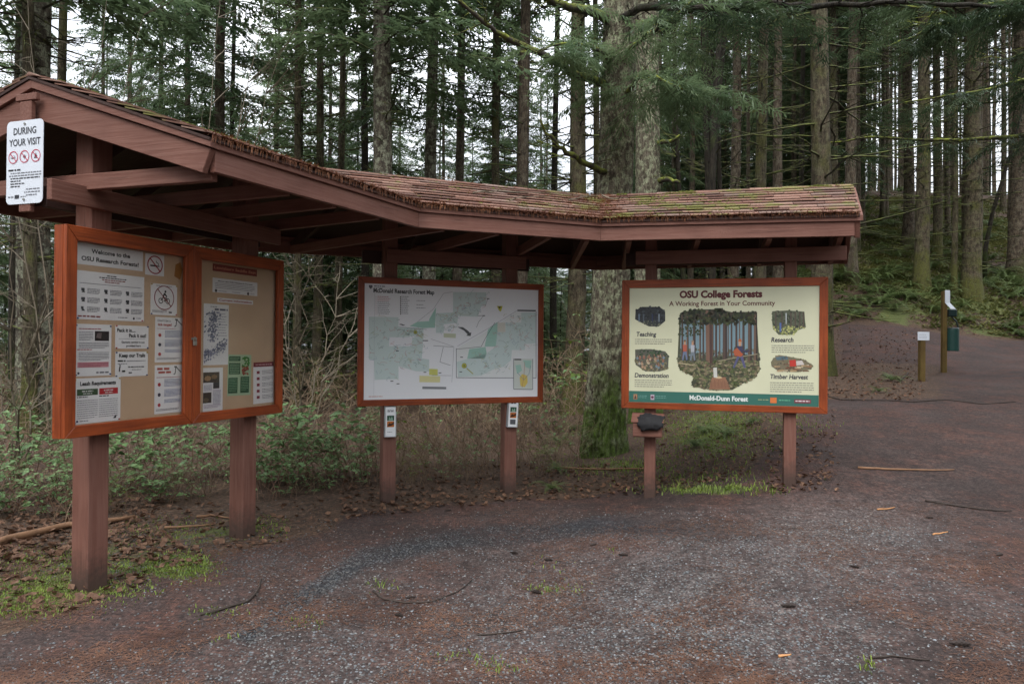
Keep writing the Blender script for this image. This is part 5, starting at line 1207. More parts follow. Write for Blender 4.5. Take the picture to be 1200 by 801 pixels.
limb(old, OLD, [(735, 60, 10.0), (760, 40, 9.4), (790, 20, 9.0), (820, -5, 8.8)], .03, .012, twigs=8, foliage=14, seed=7)
limb(o2, Vector((bt2.x, bt2.y, g2)), [(760, 168, 14), (785, 166, 13.6), (800, 160, 13.4)], .05, .02, twigs=6, seed=8); limb(o2, Vector((bt2.x, bt2.y, g2)), [(760, 212, 14), (784, 210, 13.7), (796, 214, 13.5)], .06, .03, twigs=5, seed=9)
# low hanging dark sprays in front of the right hand trunks, on their own conifer out of the frame to the right
rt = empty('overhanging_fir_tree', loc=(9.6, 11.0, ground(9.6, 11.0))); RT = Vector((9.6, 11.0, ground(9.6, 11.0))); tag(rt, 'fir outside the right edge whose dark boughs hang over the upper path', 'tree', 'trees around the kiosk')
me, _ = trunk_mesh(22, .3, .1, 91, .3, 16, 30); obj('trunk', me, M_bark_moss, rt)
for k, pts in enumerate(([(1265, 80, 11), (1200, 95, 12.5), (1130, 110, 14), (1060, 120, 15)], [(1265, 10, 11), (1180, 20, 11.5), (1100, 30, 12), (1040, 55, 12.6)], [(1265, 150, 11), (1190, 160, 13), (1110, 165, 15), (1020, 160, 16), (960, 170, 16.5)], [(1265, -20, 11), (1200, 0, 11), (1120, 10, 11), (1030, 5, 11)], [(1265, 40, 11), (1230, 50, 11.4), (1180, 70, 12)])):
    limb(rt, RT, pts, .045, .010, twigs=10, twL=.8, foliage=20, seed=20 + k, fmat=M_needle_dk)
# bare pale saplings in front of the trees at upper left
def bare(px, py, label, tips, seed, Y=9.5):
    g = at(px, py, Y); g.z = ground(g.x, g.y) - .05; root = empty('bare_shrub', loc=g); tag(root, label, 'shrub', 'bare shrubs behind the kiosk'); rs_ = random.Random(seed)
    for (tx, ty) in tips:
        e_ = at(tx, ty, Y + rs_.uniform(-1, 1)) - g; P = [Vector()]; n = 9
        for i in range(1, n + 1): t = i / n; P.append(Vector((e_.x * t ** 1.25, e_.y * t, e_.z * t ** .9)) + Vector((rs_.gauss(0, .03), rs_.gauss(0, .03), 0)))
        mb = MB().tube(P, [.013 * (1 - .8 * i / n) for i in range(n + 1)], 5)
        for k in range(16): j = rs_.randint(3, n); dead_branch(mb, rs_, P[j], math.atan2(e_.y, e_.x) + rs_.uniform(-.9, .9), rs_.uniform(.4, 1.1), .007, rs_.uniform(.2, 1.2), .2, 3, 3)
        obj('stem', mb, M_twig_pale, root)
bare(60, 470, 'tall bare shrub arching over the gable towards the upper left sky', [(30, -20), (130, -10), (170, 20), (-20, 60)], 5)
bare(215, 440, 'bare pale shrub whose long stems cross the sky above the gable slope', [(318, -10), (290, 110), (255, 20), (330, 60)], 6)
bare(20, 430, 'bare twiggy shrub at the left edge below the roof', [(10, 250), (70, 300), (-15, 330), (50, 380)], 7, 7.5)
bare(352, 470, 'bare arching shrub in the gap left of the map board', [(345, 320), (400, 330), (415, 380), (330, 380), (360, 300)], 8, 9)

# ------------------------------------------------------------ undergrowth
def bramble_meshes(seed, n=26, hgt=1.1, rad=.8, leaves=220, ls=.055, dense_twigs=3):
    rs_ = random.Random(seed); mb = MB(); Q = []; tips = []
    for i in range(n):
        a_ = rs_.uniform(0, 6.28); L_ = hgt * rs_.uniform(.5, 1.15); P = []; r0_ = rs_.uniform(0, rad * .5); x0, y0 = math.cos(a_) * r0_, math.sin(a_) * r0_; b_ = rs_.uniform(0, 6.28); sp = rs_.uniform(.1, .9) * rad
        for k in range(7): t = k / 6; P.append(Vector((x0 + math.cos(b_) * sp * t ** 1.1 + .05 * math.sin(9 * t + i), y0 + math.sin(b_) * sp * t ** 1.1 + .05 * math.sin(8 * t + i * 2), -.05 + L_ * (1.5 * t - .6 * t * t)))); 
        mb.tube(P, [.0065 * (1 - .6 * k / 6) for k in range(7)], 3, False); tips += P[1:]
        for k in range(dense_twigs):
            j = rs_.randint(2, 6); d = Vector((rs_.gauss(0, 1), rs_.gauss(0, 1), rs_.uniform(0, 1.2))).normalized() * rs_.uniform(.12, .4); m_ = P[j] + d * .5 + Vector((0, 0, .02)); mb.tube([P[j], m_, P[j] + d], [.0035, .0028, .0015], 3, False); tips.append(P[j] + d)
    for i in range(leaves):
        p = rs_.choice(tips) + Vector((rs_.gauss(0, .08), rs_.gauss(0, .08), rs_.gauss(0, .06))); p.z = max(.03, p.z)
        az = rs_.uniform(0, 6.28)
        for k in range(3):
            a_ = az + (k - 1) * 1.25; d = Vector((math.cos(a_), math.sin(a_), rs_.uniform(-.5, .35))).normalized(); s_ = ls * rs_.uniform(.7, 1.3) * (1.15 if k == 1 else .85); sd_ = d.cross(Vector((rs_.gauss(0, .3), rs_.gauss(0, .3), 1))).normalized(); up_ = sd_.cross(d) * .12 * s_
            b0 = p + d * .012; m1 = b0 + d * s_ * .45; e_ = b0 + d * s_ * 1.25 - Vector((0, 0, .15 * s_))
            Q.append((b0, m1 + sd_ * s_ * .42 + up_, e_, m1)); Q.append((b0, m1, e_, m1 - sd_ * s_ * .42 + up_))
    return mb.mesh('canes'), (quadmesh('leaves', np.array([[tuple(v) for v in q] for q in Q])) if Q else None)
BR = {}
for i in range(3): BR['green%d' % i] = bramble_meshes(100 + i, 16, 1.1, 1.0, (75, 100, 55)[i], (.095, .080, .11)[i])
for i in range(3): BR['brown%d' % i] = bramble_meshes(200 + i, 15, 1.3, 1.2, 14, .05, 7)
for i in range(2): BR['mixed%d' % i] = bramble_meshes(300 + i, 14, 1.1, 1.1, 40, .065, 5)
for k, (a_, b_) in BR.items():
    a_.materials.append(M_cane_red if 'green' in k else M_cane); 
    if b_: b_.materials.append(M_leaf_y if k == 'mixed1' else M_leaf)
def shrub(kind, x, y, s, label, group, name='bramble_bush', drop=0):
    root = empty(name, loc=(x, y, ground(x, y) - drop)); root.rotation_euler = (0, 0, rnd.uniform(0, 6.28)); root.scale = (s, s, s * rnd.uniform(.85, 1.1)); tag(root, label, 'shrub', group)
    for nm, me in zip(('canes', 'leaves'), BR[kind]):
        if me: 
            o = bpy.data.objects.new(nm, me); COL.objects.link(o); o.parent = root
            o['kind'] = 'stuff'
SHR = [(15, 7.6, 'green0', .9), (60, 7.0, 'green1', .8), (105, 7.4, 'green2', .85), (150, 7.2, 'green0', .8), (200, 7.9, 'green1', .85), (240, 8.0, 'mixed0', .9), (262, 8.4, 'green2', .8), (312, 7.7, 'green0', .85), (335, 8.0, 'green1', .95), (362, 8.3, 'green2', .95), (392, 8.2, 'green0', .9), (425, 8.4, 'green1', .8), (470, 8.6, 'mixed1', .7), (500, 9.2, 'brown0', .9), (530, 9.0, 'brown1', .9), (560, 9.3, 'brown2', .9), (585, 9.1, 'mixed0', .7), (625, 9.3, 'brown0', .85), (650, 9.6, 'brown1', .8), (675, 9.9, 'mixed1', .6), (8, 9.0, 'brown0', 1), (45, 9.3, 'brown1', 1), (90, 9.0, 'mixed0', 1), (170, 9.5, 'brown2', 1), (225, 10, 'brown0', 1), (300, 10, 'brown1', 1.0), (345, 10.4, 'brown2', 1.1), (385, 10.2, 'brown0', 1.1), (440, 10.6, 'brown1', 1.1), (480, 10.8, 'brown2', 1.1), (540, 11.0, 'brown0', 1.1), (600, 11.4, 'brown1', 1.1), (640, 11.6, 'brown2', 1), (130, 6.5, 'mixed1', .45), (410, 9.3, 'mixed0', .9), (452, 9.3, 'brown0', .9), (-30, 7.2, 'green1', .9), (-60, 8.5, 'brown2', 1)]
places = ['at the left edge', 'behind the first post', 'between the first two posts', 'left of the map board', 'under the map board', 'left of the old fir']
seen_ = {}
ORD = ['', ', second from the left', ', third from the left', ', fourth from the left', ', fifth from the left', ', sixth from the left', ', seventh from the left', ', eighth from the left']
def uniq(lb):
    seen_[lb] = seen_.get(lb, 0) + 1; return lb + ORD[min(7, seen_[lb] - 1)]
for i, (px, Y, kd, s_) in enumerate(sorted(SHR)):
    s_ *= .85
    p = at(px, 420, Y); pl_ = places[0] if px < 70 else places[1] if px < 140 else places[2] if px < 285 else places[3] if px < 440 else places[4] if px < 620 else places[5]
    look = {'g': 'leafy green bramble', 'b': 'bare brown bramble thicket', 'm': 'half bare bramble with scattered leaves'}[kd[0]]
    shrub(kd, p.x, p.y, s_, uniq('%s %s%s' % (look, pl_, ', farther back' if Y > 9 else '')), 'brambles behind the kiosk')
cnt = 0
while cnt < 60:
    y = rnd.uniform(12, 30); x = rnd.uniform(-.85, .12) * y
    if ok(x, y, .8): shrub(rnd.choice(['brown0', 'brown1', 'brown2', 'mixed0', 'mixed1']), x, y, rnd.uniform(1.0, 1.6), 'twiggy brown undergrowth among the trunks farther back in the woods', 'undergrowth in the woods'); cnt += 1
# ferns
def fern_mesh(seed, n=15, L_=.75):
    rs_ = random.Random(seed); Q = []; 
    for i in range(n):
        a_ = 6.28 * i / n + rs_.uniform(-.2, .2); l = L_ * rs_.uniform(.7, 1.1); up = rs_.uniform(.7, 1.2); N_ = 20; prev = Vector()
        for k in range(1, N_ + 1):
            t = k / N_; p = Vector((math.cos(a_) * l * t * (.8 + .2 * t), math.sin(a_) * l * t * (.8 + .2 * t), l * (up * t - .95 * t * t))); d = (p - prev).normalized(); sd_ = d.cross(Vector((0, 0, 1))).normalized(); w_ = .10 * l / .75 * math.sin(min(1, t * 1.15 + .12) * 3.0) + .012
            for s_ in (1, -1):
                tip = p + sd_ * s_ * w_ + d * w_ * .35 - Vector((0, 0, w_ * .25)); Q.append((prev, prev.lerp(tip, .55) - d * .004, tip, prev.lerp(p, .55)))
            prev = p
    me = quadmesh('fronds', np.array([[tuple(v) for v in q] for q in Q])); me.materials.append(M_fern); return me
FM = [fern_mesh(i) for i in range(3)]
def fern(x, y, s_, label, group='ferns on the bank'):
    root = empty('sword_fern', loc=(x, y, ground(x, y) + .02)); root.rotation_euler = (0, 0, rnd.uniform(0, 6)); root.scale = (s_,) * 3; tag(root, label, 'fern', group); o = bpy.data.objects.new('fronds', rnd.choice(FM)); COL.objects.link(o); o.parent = root
low = [(20, 6.4, 'mixed0'), (75, 6.3, 'green1'), (135, 6.9, 'mixed0'), (185, 6.9, 'green0'), (245, 7.2, 'mixed0'), (320, 7.1, 'green2'), (350, 7.3, 'mixed0'), (380, 7.5, 'green1'), (410, 7.7, 'mixed0'), (480, 7.9, 'mixed1'), (520, 8.2, 'mixed0'), (560, 8.3, 'brown1'), (630, 8.5, 'mixed1'), (-10, 6.2, 'green0'), (100, 6.1, 'brown1'), (215, 7.0, 'brown2'), (500, 8.0, 'brown0'), (540, 8.3, 'brown2'), (655, 8.8, 'brown0')]
for px, Y, kd in sorted(low):
    p = at(px, 420, Y); shrub(kd, p.x, p.y, .5, uniq('low %s in front %s' % ({'g': 'leafy green bramble', 'b': 'bare brown bramble', 'm': 'straggly bramble'}[kd[0]], 'at the left edge' if px < 60 else 'behind the first post' if px < 150 else 'between the first two posts' if px < 290 else 'beside the second post' if px < 430 else 'under the map board' if px < 600 else 'left of the old fir')), 'brambles behind the kiosk')
FERN = [(1005, 372, 'fern left of the knobbly trunks on the bank'), (1028, 358, ''), (1040, 345, ''), (1052, 350, ''), (1066, 338, ''), (1100, 345, ''), (1108, 352, ''), (1092, 335, ''), (1160, 335, ''), (1172, 342, ''), (1186, 330, ''), (1196, 345, ''), (1190, 385, ''), (1198, 395, ''), (1176, 325, ''), (1020, 345, ''), (1115, 330, ''), (1150, 322, ''), (1125, 362, ''), (1048, 365, ''), (1016, 335, ''), (1068, 352, ''), (1035, 330, ''), (1165, 318, ''), (1198, 312, '')]
for px, py, lb in FERN:
    g = gpt(px, py); fern(g.x, g.y, rnd.uniform(1.0, 1.6), 'green sword fern on the bank above the upper path', )
for px, py, lb in ((648, 720 - 140, 'small fern beside the base of the fourth post'), (700, 560, ''), (760, 530, ''), (655, 560, 'x')):
    if px in (700, 760): continue
    g = gpt(px, py); fern(g.x, g.y + .3, .35, 'small fern right of the base of the fourth post' if px == 648 else 'small fern between the map board and the old fir', 'small ferns by the kiosk')
for px, py in ((825, 508), (850, 512), (880, 498), (815, 525), (1045, 447), (1030, 460), (655, 520), (672, 505), (640, 535)):
    g = gpt(px, py); fern(g.x, g.y, rnd.uniform(.35, .6), 'low fern on the green verge behind the cream board' if px > 700 and px < 1000 else ('low green fern on the needle covered mound' if px > 1000 else 'low fern at the foot of the old fir'), 'small ferns by the kiosk')
cnt = 0
while cnt < 95:
    y = rnd.uniform(20, 52); x = rnd.uniform(.34, .8) * y
    if y < 23.4: continue
    fern(x, y, rnd.uniform(1.0, 1.9), 'fern growing up the hillside under the plantation', 'ferns up the hillside'); cnt += 1

# ------------------------------------------------------------ loose cover: leaves, grass, pebbles, needles
def scatter_quads(n, region, make, seed):
    rs_ = random.Random(seed); out = []; k = 0; t = 0
    while k < n and t < n * 12:
        t += 1; px = rs_.uniform(region[0], region[2]); py = rs_.uniform(region[1], region[3])
        o, d = ray(px, py)
        if px > 880 and py < 475:                     # far slope: walk along the ray
            g = gpt(px, py); r = make(rs_, g.x, g.y, g.z, px, py)
            if r is not None: out += r; k += 1
            continue
        if d.z > -.004: continue
        tt = (CAMH - .0) / -d.z; x, y = d.x * tt, d.y * tt
        for _ in range(4): z = ground(x, y); tt = (CAMH - z) / -d.z; x, y = d.x * tt, d.y * tt
        if y > 30 or tt < 0: continue
        r = make(rs_, x, y, ground(x, y), px, py)
        if r is None: continue
        out += r; k += 1
    return out
def dead_leaf(rs_, x, y, z, px, py):
    if px > 1080 and py < 470 and y < 23: return None
    if px < 900 and py > pathline(px) + 4: return None
    s_ = rs_.uniform(.02, .055) * (1.15 if y > 12 else 1); a_ = rs_.uniform(0, 6.28); d = Vector((math.cos(a_), math.sin(a_), rs_.uniform(-.2, .6))).normalized(); sd_ = d.cross(Vector((rs_.gauss(0, .5), rs_.gauss(0, .5), 1))).normalized(); p = Vector((x, y, z + .006 + .02 * rs_.random()))
    return [(p, p + d * s_ * .6 + sd_ * s_ * .5, p + d * s_ * 1.3, p + d * s_ * .5 - Vector((0, 0, .2 * s_))), (p, p + d * s_ * .5 - Vector((0, 0, .2 * s_)), p + d * s_ * 1.3, p + d * s_ * .6 - sd_ * s_ * .5)]
q = scatter_quads(650, (-40, 585, 430, 720), dead_leaf, 1) + scatter_quads(1300, (930, 385, 1230, 470), dead_leaf, 41) + scatter_quads(800, (-40, 585, 200, 660), dead_leaf, 31) + scatter_quads(1100, (400, 545, 760, 605), dead_leaf, 2) + scatter_quads(900, (760, 480, 980, 580), dead_leaf, 3)
o = obj('leaf_litter', quadmesh('leaf_litter', np.array([[tuple(v) for v in z] for z in q])), M_dead); tag(o, 'dry brown leaves scattered on the forest floor around the kiosk posts', 'leaf litter', kind='stuff')
def blade(patches, hmin, hmax):
    def f(rs_, x, y, z, px, py):
        w_ = sum(s_ * math.exp(-(((px - a_) / rx) ** 2 + ((py - b_) / ry) ** 2)) for a_, b_, rx, ry, s_ in patches)
        if rs_.random() > w_: return None
        h = rs_.uniform(hmin, hmax); a_ = rs_.uniform(0, 6.28); p = Vector((x, y, z - .003)); t = p + Vector((math.cos(a_) * h * .6, math.sin(a_) * h * .6, h)); sd_ = Vector((-math.sin(a_), math.cos(a_), 0)) * .0022 * (1 + y / 8)
        m_ = p.lerp(t, .5) + Vector((0, 0, h * .15)); return [(p - sd_, p + sd_, m_ + sd_ * .8, m_ - sd_ * .8), (m_ - sd_ * .8, m_ + sd_ * .8, t, t)]
    return f
GP = [(212, 663, 26, 9, 4), (45, 690, 60, 16, .7), (120, 690, 50, 10, .5), (20, 715, 40, 8, .6), (90, 655, 40, 12, .35), (30, 655, 40, 10, .5), (190, 620, 60, 12, .3), (320, 620, 30, 8, .3), (150, 668, 30, 8, .5), (300, 610, 40, 6, .3)]
q = scatter_quads(6500, (-30, 600, 340, 735), blade(GP, .006, .024), 4)
GP2 = [(830, 574, 60, 4, 1), (900, 577, 20, 3, .5), (820, 560, 60, 8, .3), (835, 505, 60, 25, .9), (700, 548, 60, 8, .4), (940, 512, 30, 6, .5), (740, 545, 40, 8, .5)]
q += scatter_quads(5000, (640, 470, 990, 582), blade(GP2, .01, .05), 5)
GP3 = [(447, 686, 14, 5, 1), (645, 690, 26, 5, .8), (578, 782, 22, 5, .9), (255, 718, 30, 5, .6), (360, 730, 18, 5, .6), (262, 750, 14, 3, .4), (718, 645, 5, 3, 1), (1190, 780, 0.1, 0.1, 0), (1018, 780, 10, 6, .6), (545, 770, 30, 5, .5), (640, 660, 20, 10, .1)]
q += scatter_quads(2600, (220, 640, 1040, 795), blade(GP3, .006, .03), 6)
q = [tuple(z) for z in q]
o = obj('grass', quadmesh('grass', np.array([[tuple(v) for v in z] for z in q])), M_grass); tag(o, 'short grass and moss tufts at the edges of the path', 'grass', kind='stuff')
# bank ground cover: low leafy green
def cover(rs_, x, y, z, px, py):
    if y < 23.2 + .6 * noise.noise(Vector((x * .7, 3, 1))): return None
    n = noise.noise(Vector((x * .35, y * .35, 4)))
    if rs_.random() > .55 + n: return None
    out = []
    for k in range(4): s_ = rs_.uniform(.07, .22); a_ = rs_.uniform(0, 6.28); d = Vector((math.cos(a_), math.sin(a_), rs_.uniform(.1, 1.0))).normalized(); sd_ = d.cross(Vector((0, 0, 1))).normalized() * s_ * .22; p = Vector((x + rs_.gauss(0, .06), y + rs_.gauss(0, .06), z)); out.append((p, p + d * s_ * .5 + sd_, p + d * s_, p + d * s_ * .5 - sd_))
    return out
rs_ = random.Random(12); q = []
for i in range(70000):
    y = rs_.uniform(23, 50); x = rs_.uniform(.30, .86) * y; r = cover(rs_, x, y, ground(x, y), 0, 0)
    if r: q += r
o = obj('ground_cover', quadmesh('ground_cover', np.array([[tuple(v) for v in z] for z in q])), leafmat('hillside_cover', (.08, .095, .03, 1), (.17, .17, .055, 1), .9, .3, .6, (.28, .18, .09, 1))); tag(o, 'low green cover and moss over the bank and hillside', 'ground cover', kind='stuff')
# pebbles
ICO = [(0, 0, 1), (.89, 0, .45), (.28, .85, .45), (-.72, .53, .45), (-.72, -.53, .45), (.28, -.85, .45), (.72, .53, -.3), (-.28, .85, -.3), (-.89, 0, -.3), (-.28, -.85, -.3), (.72, -.53, -.3)]
IF = [(0, 1, 2), (0, 2, 3), (0, 3, 4), (0, 4, 5), (0, 5, 1), (1, 6, 2), (2, 7, 3), (3, 8, 4), (4, 9, 5), (5, 10, 1), (6, 7, 2), (7, 8, 3), (8, 9, 4), (9, 10, 5), (10, 6, 1)]
V_, F_, C_ = [], [], []
rs_ = random.Random(33)
def pebble(x, y, z, s_, col):
    k = len(V_); a_ = rs_.uniform(0, 6.28); ca, sa = math.cos(a_), math.sin(a_); sx, sy, sz = s_ * rs_.uniform(.7, 1.4), s_ * rs_.uniform(.6, 1.1), s_ * rs_.uniform(.35, .7)
    for (a1, b1, c1) in ICO: q1, q2 = a1 * sx * rs_.uniform(.8, 1.15), b1 * sy * rs_.uniform(.8, 1.15); V_.append((x + q1 * ca - q2 * sa, y + q1 * sa + q2 * ca, z + c1 * sz))
    for f in IF: F_.append((k + f[0], k + f[1], k + f[2])); C_.extend([col[0], col[1], col[2], 1] * 3)
n = 0; tr_ = 0
while n < 19000 and tr_ < 200000:
    tr_ += 1; px = rs_.uniform(-20, 1220); py = 585 + 225 * rs_.random() ** .8
    o, d = ray(px, py); tt = CAMH / -d.z; x, y = d.x * tt, d.y * tt; z = ground(x, y); tt = (CAMH - z) / -d.z; x, y = d.x * tt, d.y * tt
    li, g_, bd, mo = masks(x, y, z)
    lft = math.exp(-(((px - 230) / 150) ** 2 + ((py - 645) / 35) ** 2))
    wgt = .06 + .8 * g_ + 1.1 * bd + .7 * lft
    if rs_.random() > wgt * (.25 + .75 * (y / 8)): continue
    dark = bd > .4 or lft > .4
    v_ = rs_.uniform(.03, .10) if dark else (rs_.uniform(.04, .16) if rs_.random() < .95 else rs_.uniform(.14, .26))
    tint = (1, .97, .93) if rs_.random() < .6 else (.92, .98, 1.04)
    pebble(x, y, ground(x, y) + .001, rs_.uniform(.003, .0085) * (1.15 if dark else 1), (v_ * tint[0], v_ * tint[1], v_ * tint[2])); n += 1
me = bpy.data.meshes.new('pebbles'); me.from_pydata(V_, [], F_); me.update(); ca = me.color_attributes.new('ink', 'FLOAT_COLOR', 'CORNER'); ca.data.foreach_set('color', C_)
o = obj('gravel', me, M_pebble); tag(o, 'loose grey and pale gravel strewn over the path', 'gravel', kind='stuff')
# needles strewn on the path
def needle(rs_, x, y, z, px, py):
    k = noise.noise(Vector((x * 1.6, y * 1.6, 40)))
    if rs_.random() > .2 + k * 2.4: return None
    a_ = rs_.uniform(0, 6.28); l = rs_.uniform(.015, .05); d = Vector((math.cos(a_) * l, math.sin(a_) * l, 0)); s_ = Vector((-math.sin(a_), math.cos(a_), 0)) * .0013; p = Vector((x, y, z + .004)); return [(p - s_, p + d - s_, p + d + s_, p + s_)]
q = scatter_quads(26000, (-20, 590, 1220, 810), needle, 8)
o = obj('fallen_needles', quadmesh('fallen_needles', np.array([[tuple(v) for v in z] for z in q])), leafmat('rust_needles', (.08, .038, .025, 1), (.17, .085, .052, 1), 4, .1, .7)); tag(o, 'rust coloured fallen needles strewn over the path', 'needles', kind='stuff')
# sticks
def stick(pts, r, label, m=M_stick_dk, name='fallen_twig', lift=.0, cat='twig', sides=6, group=None, twg=0):
    W_ = [gpt(*p) for p in pts]; o0 = W_[0].copy(); P = []
    for i in range(len(W_) - 1):
        for k in range(3):
            q = W_[i].lerp(W_[i + 1], k / 3); q.z = ground(q.x, q.y) + r * .8 + lift; P.append(q - o0 + Vector((rnd.gauss(0, r * .5), rnd.gauss(0, r * .5), 0)))
    q = W_[-1]; P.append(q + Vector((0, 0, r + lift)) - o0); n = len(P); mb = MB().tube(P, [r * (1 - .55 * i / (n - 1)) for i in range(n)], sides)
    for k in range(twg): dead_branch(mb, rnd, P[rnd.randint(1, n - 2)], rnd.uniform(0, 6.28), rnd.uniform(.08, .25), r * .5, .05, 0, 1, 3)
    o = obj(name, mb, m, None, smooth=True); o.location = o0; tag(o, label, cat, group)
stick([(-20, 648), (25, 632), (75, 620), (120, 615), (158, 610)], .035, 'long barkless orange brown branch lying at the left edge', M_stick, 'fallen_branch', cat='branch', sides=8)
stick([(193, 620), (222, 618), (250, 616)], .012, 'short pale stick on the leaves between the first two posts', M_stick)
stick([(228, 607), (248, 605), (270, 609)], .014, 'short orange stick behind the leaves left of the second post', M_stick)
stick([(438, 694), (450, 704), (475, 707), (505, 706), (535, 695), (554, 680)], .007, 'curved dark twig on the gravel in front of the map board')
stick([(235, 722), (262, 715), (290, 706), (303, 693), (306, 680)], .010, 'crooked dark twig on the path in front of the second post', twg=2)
stick([(1005, 549), (1040, 551), (1080, 552), (1118, 552)], .014, 'long pale stick on the path right of the last post', M_stick)
stick([(1085, 588), (1110, 592), (1150, 598), (1185, 600)], .010, 'long dark twig lying at the right side of the path', twg=2)
stick([(655, 549), (690, 551), (730, 551), (772, 550)], .018, 'pale stick lying behind the posts below the old fir', M_stick)
stick([(560, 745), (590, 742), (612, 739)], .006, 'thin brown twig low in the middle of the path'); stick([(1020, 772), (1045, 770), (1090, 775)], .007, 'thin dark twig near the lower right corner')
stick([(1035, 440), (1055, 447), (1064, 437)], .02, 'dark branch on the needle mound left of the marker post', M_stick_dk)
stick([(955, 461), (985, 469), (1040, 470), (1070, 472), (1110, 469), (1150, 474), (1190, 472)], .013, 'long dark strip added for the ledge line of the near path', M_stick_dk, 'path_edge_strip', cat='root')  # dark strip added to draw the ledge line at the path edge
for (px, py, dx, lb) in ((1027, 598, 22, 'orange wood chip on the path right of the last post'), (1093, 627, 18, 'larger orange wood chip farther right on the path'), (913, 771, 14, 'pale wood splinter at the lower right of the path')):
    stick([(px, py), (px + dx * .5, py - 1), (px + dx, py - 3)], .008, lb, M_chip, 'wood_chip', cat='wood chip', sides=4)
def cone(px, py, lb, s_=1):
    g = gpt(px, py); L_ = .085 * s_; r = .013 * s_; mb = MB(); a_ = rnd.uniform(-.6, .6); d = Vector((math.cos(a_), math.sin(a_), 0)); sd_ = Vector((-math.sin(a_), math.cos(a_), 0)); u = Vector((0, 0, 1)); n = 9
    for i in range(n):
        t = i / n; rr = r * math.sin(math.pi * (t * .85 + .12)) + .002; c0 = d * (t - .5) * L_ + u * r; c1 = d * (t + .16 - .5) * L_ + u * r
        k = len(mb.v); m_ = 8
        for c_, q_ in ((c0, rr * .62), (c1, rr * 1.1)):
            for j in range(m_): th = 6.283 * (j + (i % 2) * .5) / m_; w_ = q_ * (1 if j % 2 else .86); mb.v.append(tuple(c_ + (sd_ * math.cos(th) + u * math.sin(th)) * w_))
        for j in range(m_): j2 = (j + 1) % m_; mb.f.append((k + j, k + j2, k + m_ + j2, k + m_ + j))
        mb.f.append(tuple(k + m_ + j for j in range(m_))); mb.f.append(tuple(k + j for j in reversed(range(m_))))
    o = obj('fir_cone', mb, M_cone); o.location = g; tag(o, lb, 'cone', 'cones lying on the path')
for px, py, s_, lb in ((923, 712, 1.1, 'dark cone on the gravel in the right half of the path'), (1124, 757, 1.3, 'largest dark cone near the lower right corner'), (1001, 665, .8, 'round dark cone on pale gravel below the last post'), (1171, 652, .9, 'dark cone near the right edge of the path'), (1089, 607, .8, 'small cone between the two orange wood chips'), (602, 649, .9, 'dark cone on the dark gravel band below the map board'), (695, 639, .8, 'upper one of two cones in the middle of the path'), (730, 651, .9, 'cone just right of the pair in mid path'), (642, 657, .9, 'long cone right below the dark gravel band'), (628, 695, 1.0, 'reddish cone beside the grass tuft in mid path'), (467, 722, .8, 'cone lying below the curved dark twig'), (481, 701, .8, 'cone inside the curve of the dark twig'), (525, 599, .8, 'cone near the foot of the third post'), (346, 745, 0, '')):
    if s_: cone(px, py, lb, s_ * .8)
# twigs and litter on the roof
def rtwig(i, pts, r, label, m=M_twig_pale):
    P = [on_roof(i, t, v_, .025 + r) for t, v_ in pts]; o0 = P[0].copy(); mb = MB(); Q_ = []
    for a_, b_ in zip(P, P[1:]):
        for k in range(3): Q_.append(a_.lerp(b_, k / 3) - o0 + Vector((rnd.gauss(0, .008), rnd.gauss(0, .008), abs(rnd.gauss(0, .006)))))
    Q_.append(P[-1] - o0); n = len(Q_); mb.tube(Q_, [r * (1 - .6 * k / (n - 1)) for k in range(n)], 5)
    for k in range(5): dead_branch(mb, rnd, Q_[rnd.randint(1, n - 1)], rnd.uniform(0, 6.28), rnd.uniform(.06, .2), r * .5, .1, 0, 1, 3)
    o = obj('roof_twig', mb, m); o.location = o0; tag(o, label, 'twig', 'twigs on the kiosk roof')
rtwig(1, [(.42, .45), (.55, .6), (.75, .75), (.96, .82)], .007, 'long pale twig lying along the centre roof towards the valley'); rtwig(1, [(.55, .3), (.66, .5), (.78, .62)], .006, 'shorter pale twig in the middle of the centre roof')
rtwig(2, [(.01, .85), (.06, .7), (.12, .72)], .008, 'pale forked twig in the roof valley'); rtwig(1, [(.86, .55), (.93, .75), (.99, .9)], .007, 'thin twig beside the roof valley'); rtwig(1, [(.45, .95), (.42, 1.02), (.40, 1.03)], .005, 'thin twig on the ridge above the map board')
rs_ = random.Random(44); q = []; qm = []
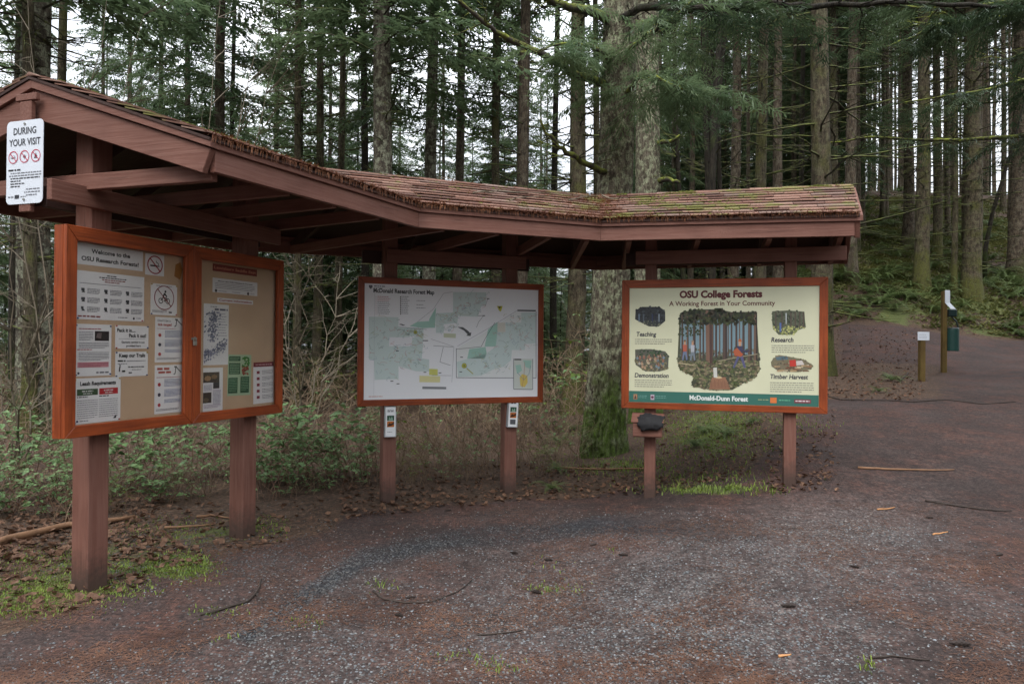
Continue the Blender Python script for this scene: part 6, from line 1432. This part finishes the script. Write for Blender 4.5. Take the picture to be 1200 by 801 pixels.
def litter_at(p, l0=.02, l1=.07):
    a_ = rs_.uniform(0, 6.28); l = rs_.uniform(l0, l1); d = Vector((math.cos(a_) * l, math.sin(a_) * l, rs_.uniform(-.02, .015))); s_ = Vector((-math.sin(a_), math.cos(a_), 0)) * .002; q.append((p - s_, p + d - s_, p + d + s_, p + s_))
for k in range(1100): litter_at(on_roof(1, min(1, abs(1 - abs(rs_.gauss(0, .12)))), rs_.random(), .022)); litter_at(on_roof(2, abs(rs_.gauss(0, .05)), rs_.random(), .022))
for i in (0, 1, 2):
    for k in range(1500): litter_at(on_roof(i, rs_.random(), abs(rs_.gauss(0, .02)) - .01, .018), .02, .06)
for k in range(1200): litter_at(on_roof(rs_.choice((1, 1, 2)), rs_.random(), rs_.random(), .022))
for i in (0, 1, 2):                                                   # needles hanging over the eave
    for k in range(260): p = on_roof(i, rs_.random(), -.005, .012); l = rs_.uniform(.01, .05); s_ = Vector((.002, .001, 0)); q.append((p - s_, p + s_, p + s_ * .3 + Vector((0, -.012, -l)), p - s_ * .3 + Vector((0, -.012, -l))))
o = obj('roof_needles', quadmesh('roof_needles', np.array([[tuple(v) for v in z] for z in q])), leafmat('rust_needles_roof', (.13, .045, .022, 1), (.26, .11, .05, 1), 4, .1, .7)); tag(o, 'rust brown needles caught on the eaves and in the valleys of the roof', 'needles', kind='stuff')
mb = MB()
for k in range(2400):
    if k % 10 < 6: p = on_roof(2, rs_.uniform(.02, .62), rs_.random() ** .8, .018)
    elif k % 10 < 7: p = on_roof(1, rs_.uniform(.2, .8), rs_.random(), .018)
    elif k % 10 < 9: p = on_roof(2, rs_.random(), rs_.uniform(.92, 1.0), .022)
    else: p = on_roof(0, rs_.random(), rs_.uniform(.9, 1.0), .03)
    if noise.noise(p * 4.3) < .12: continue
    s_ = rs_.uniform(.004, .013); kk = len(mb.v)
    for (a1, b1, c1) in ICO: mb.v.append((p.x + a1 * s_ * 1.6 * rs_.uniform(.7, 1.2), p.y + b1 * s_ * 1.3 * rs_.uniform(.7, 1.2), p.z + c1 * s_ * .55))
    mb.f += [(kk + f[0], kk + f[1], kk + f[2]) for f in IF]
o = obj('roof_moss', mb, M_mossclump, smooth=True); tag(o, 'yellow green moss cushions growing on the shingles', 'moss', kind='stuff')
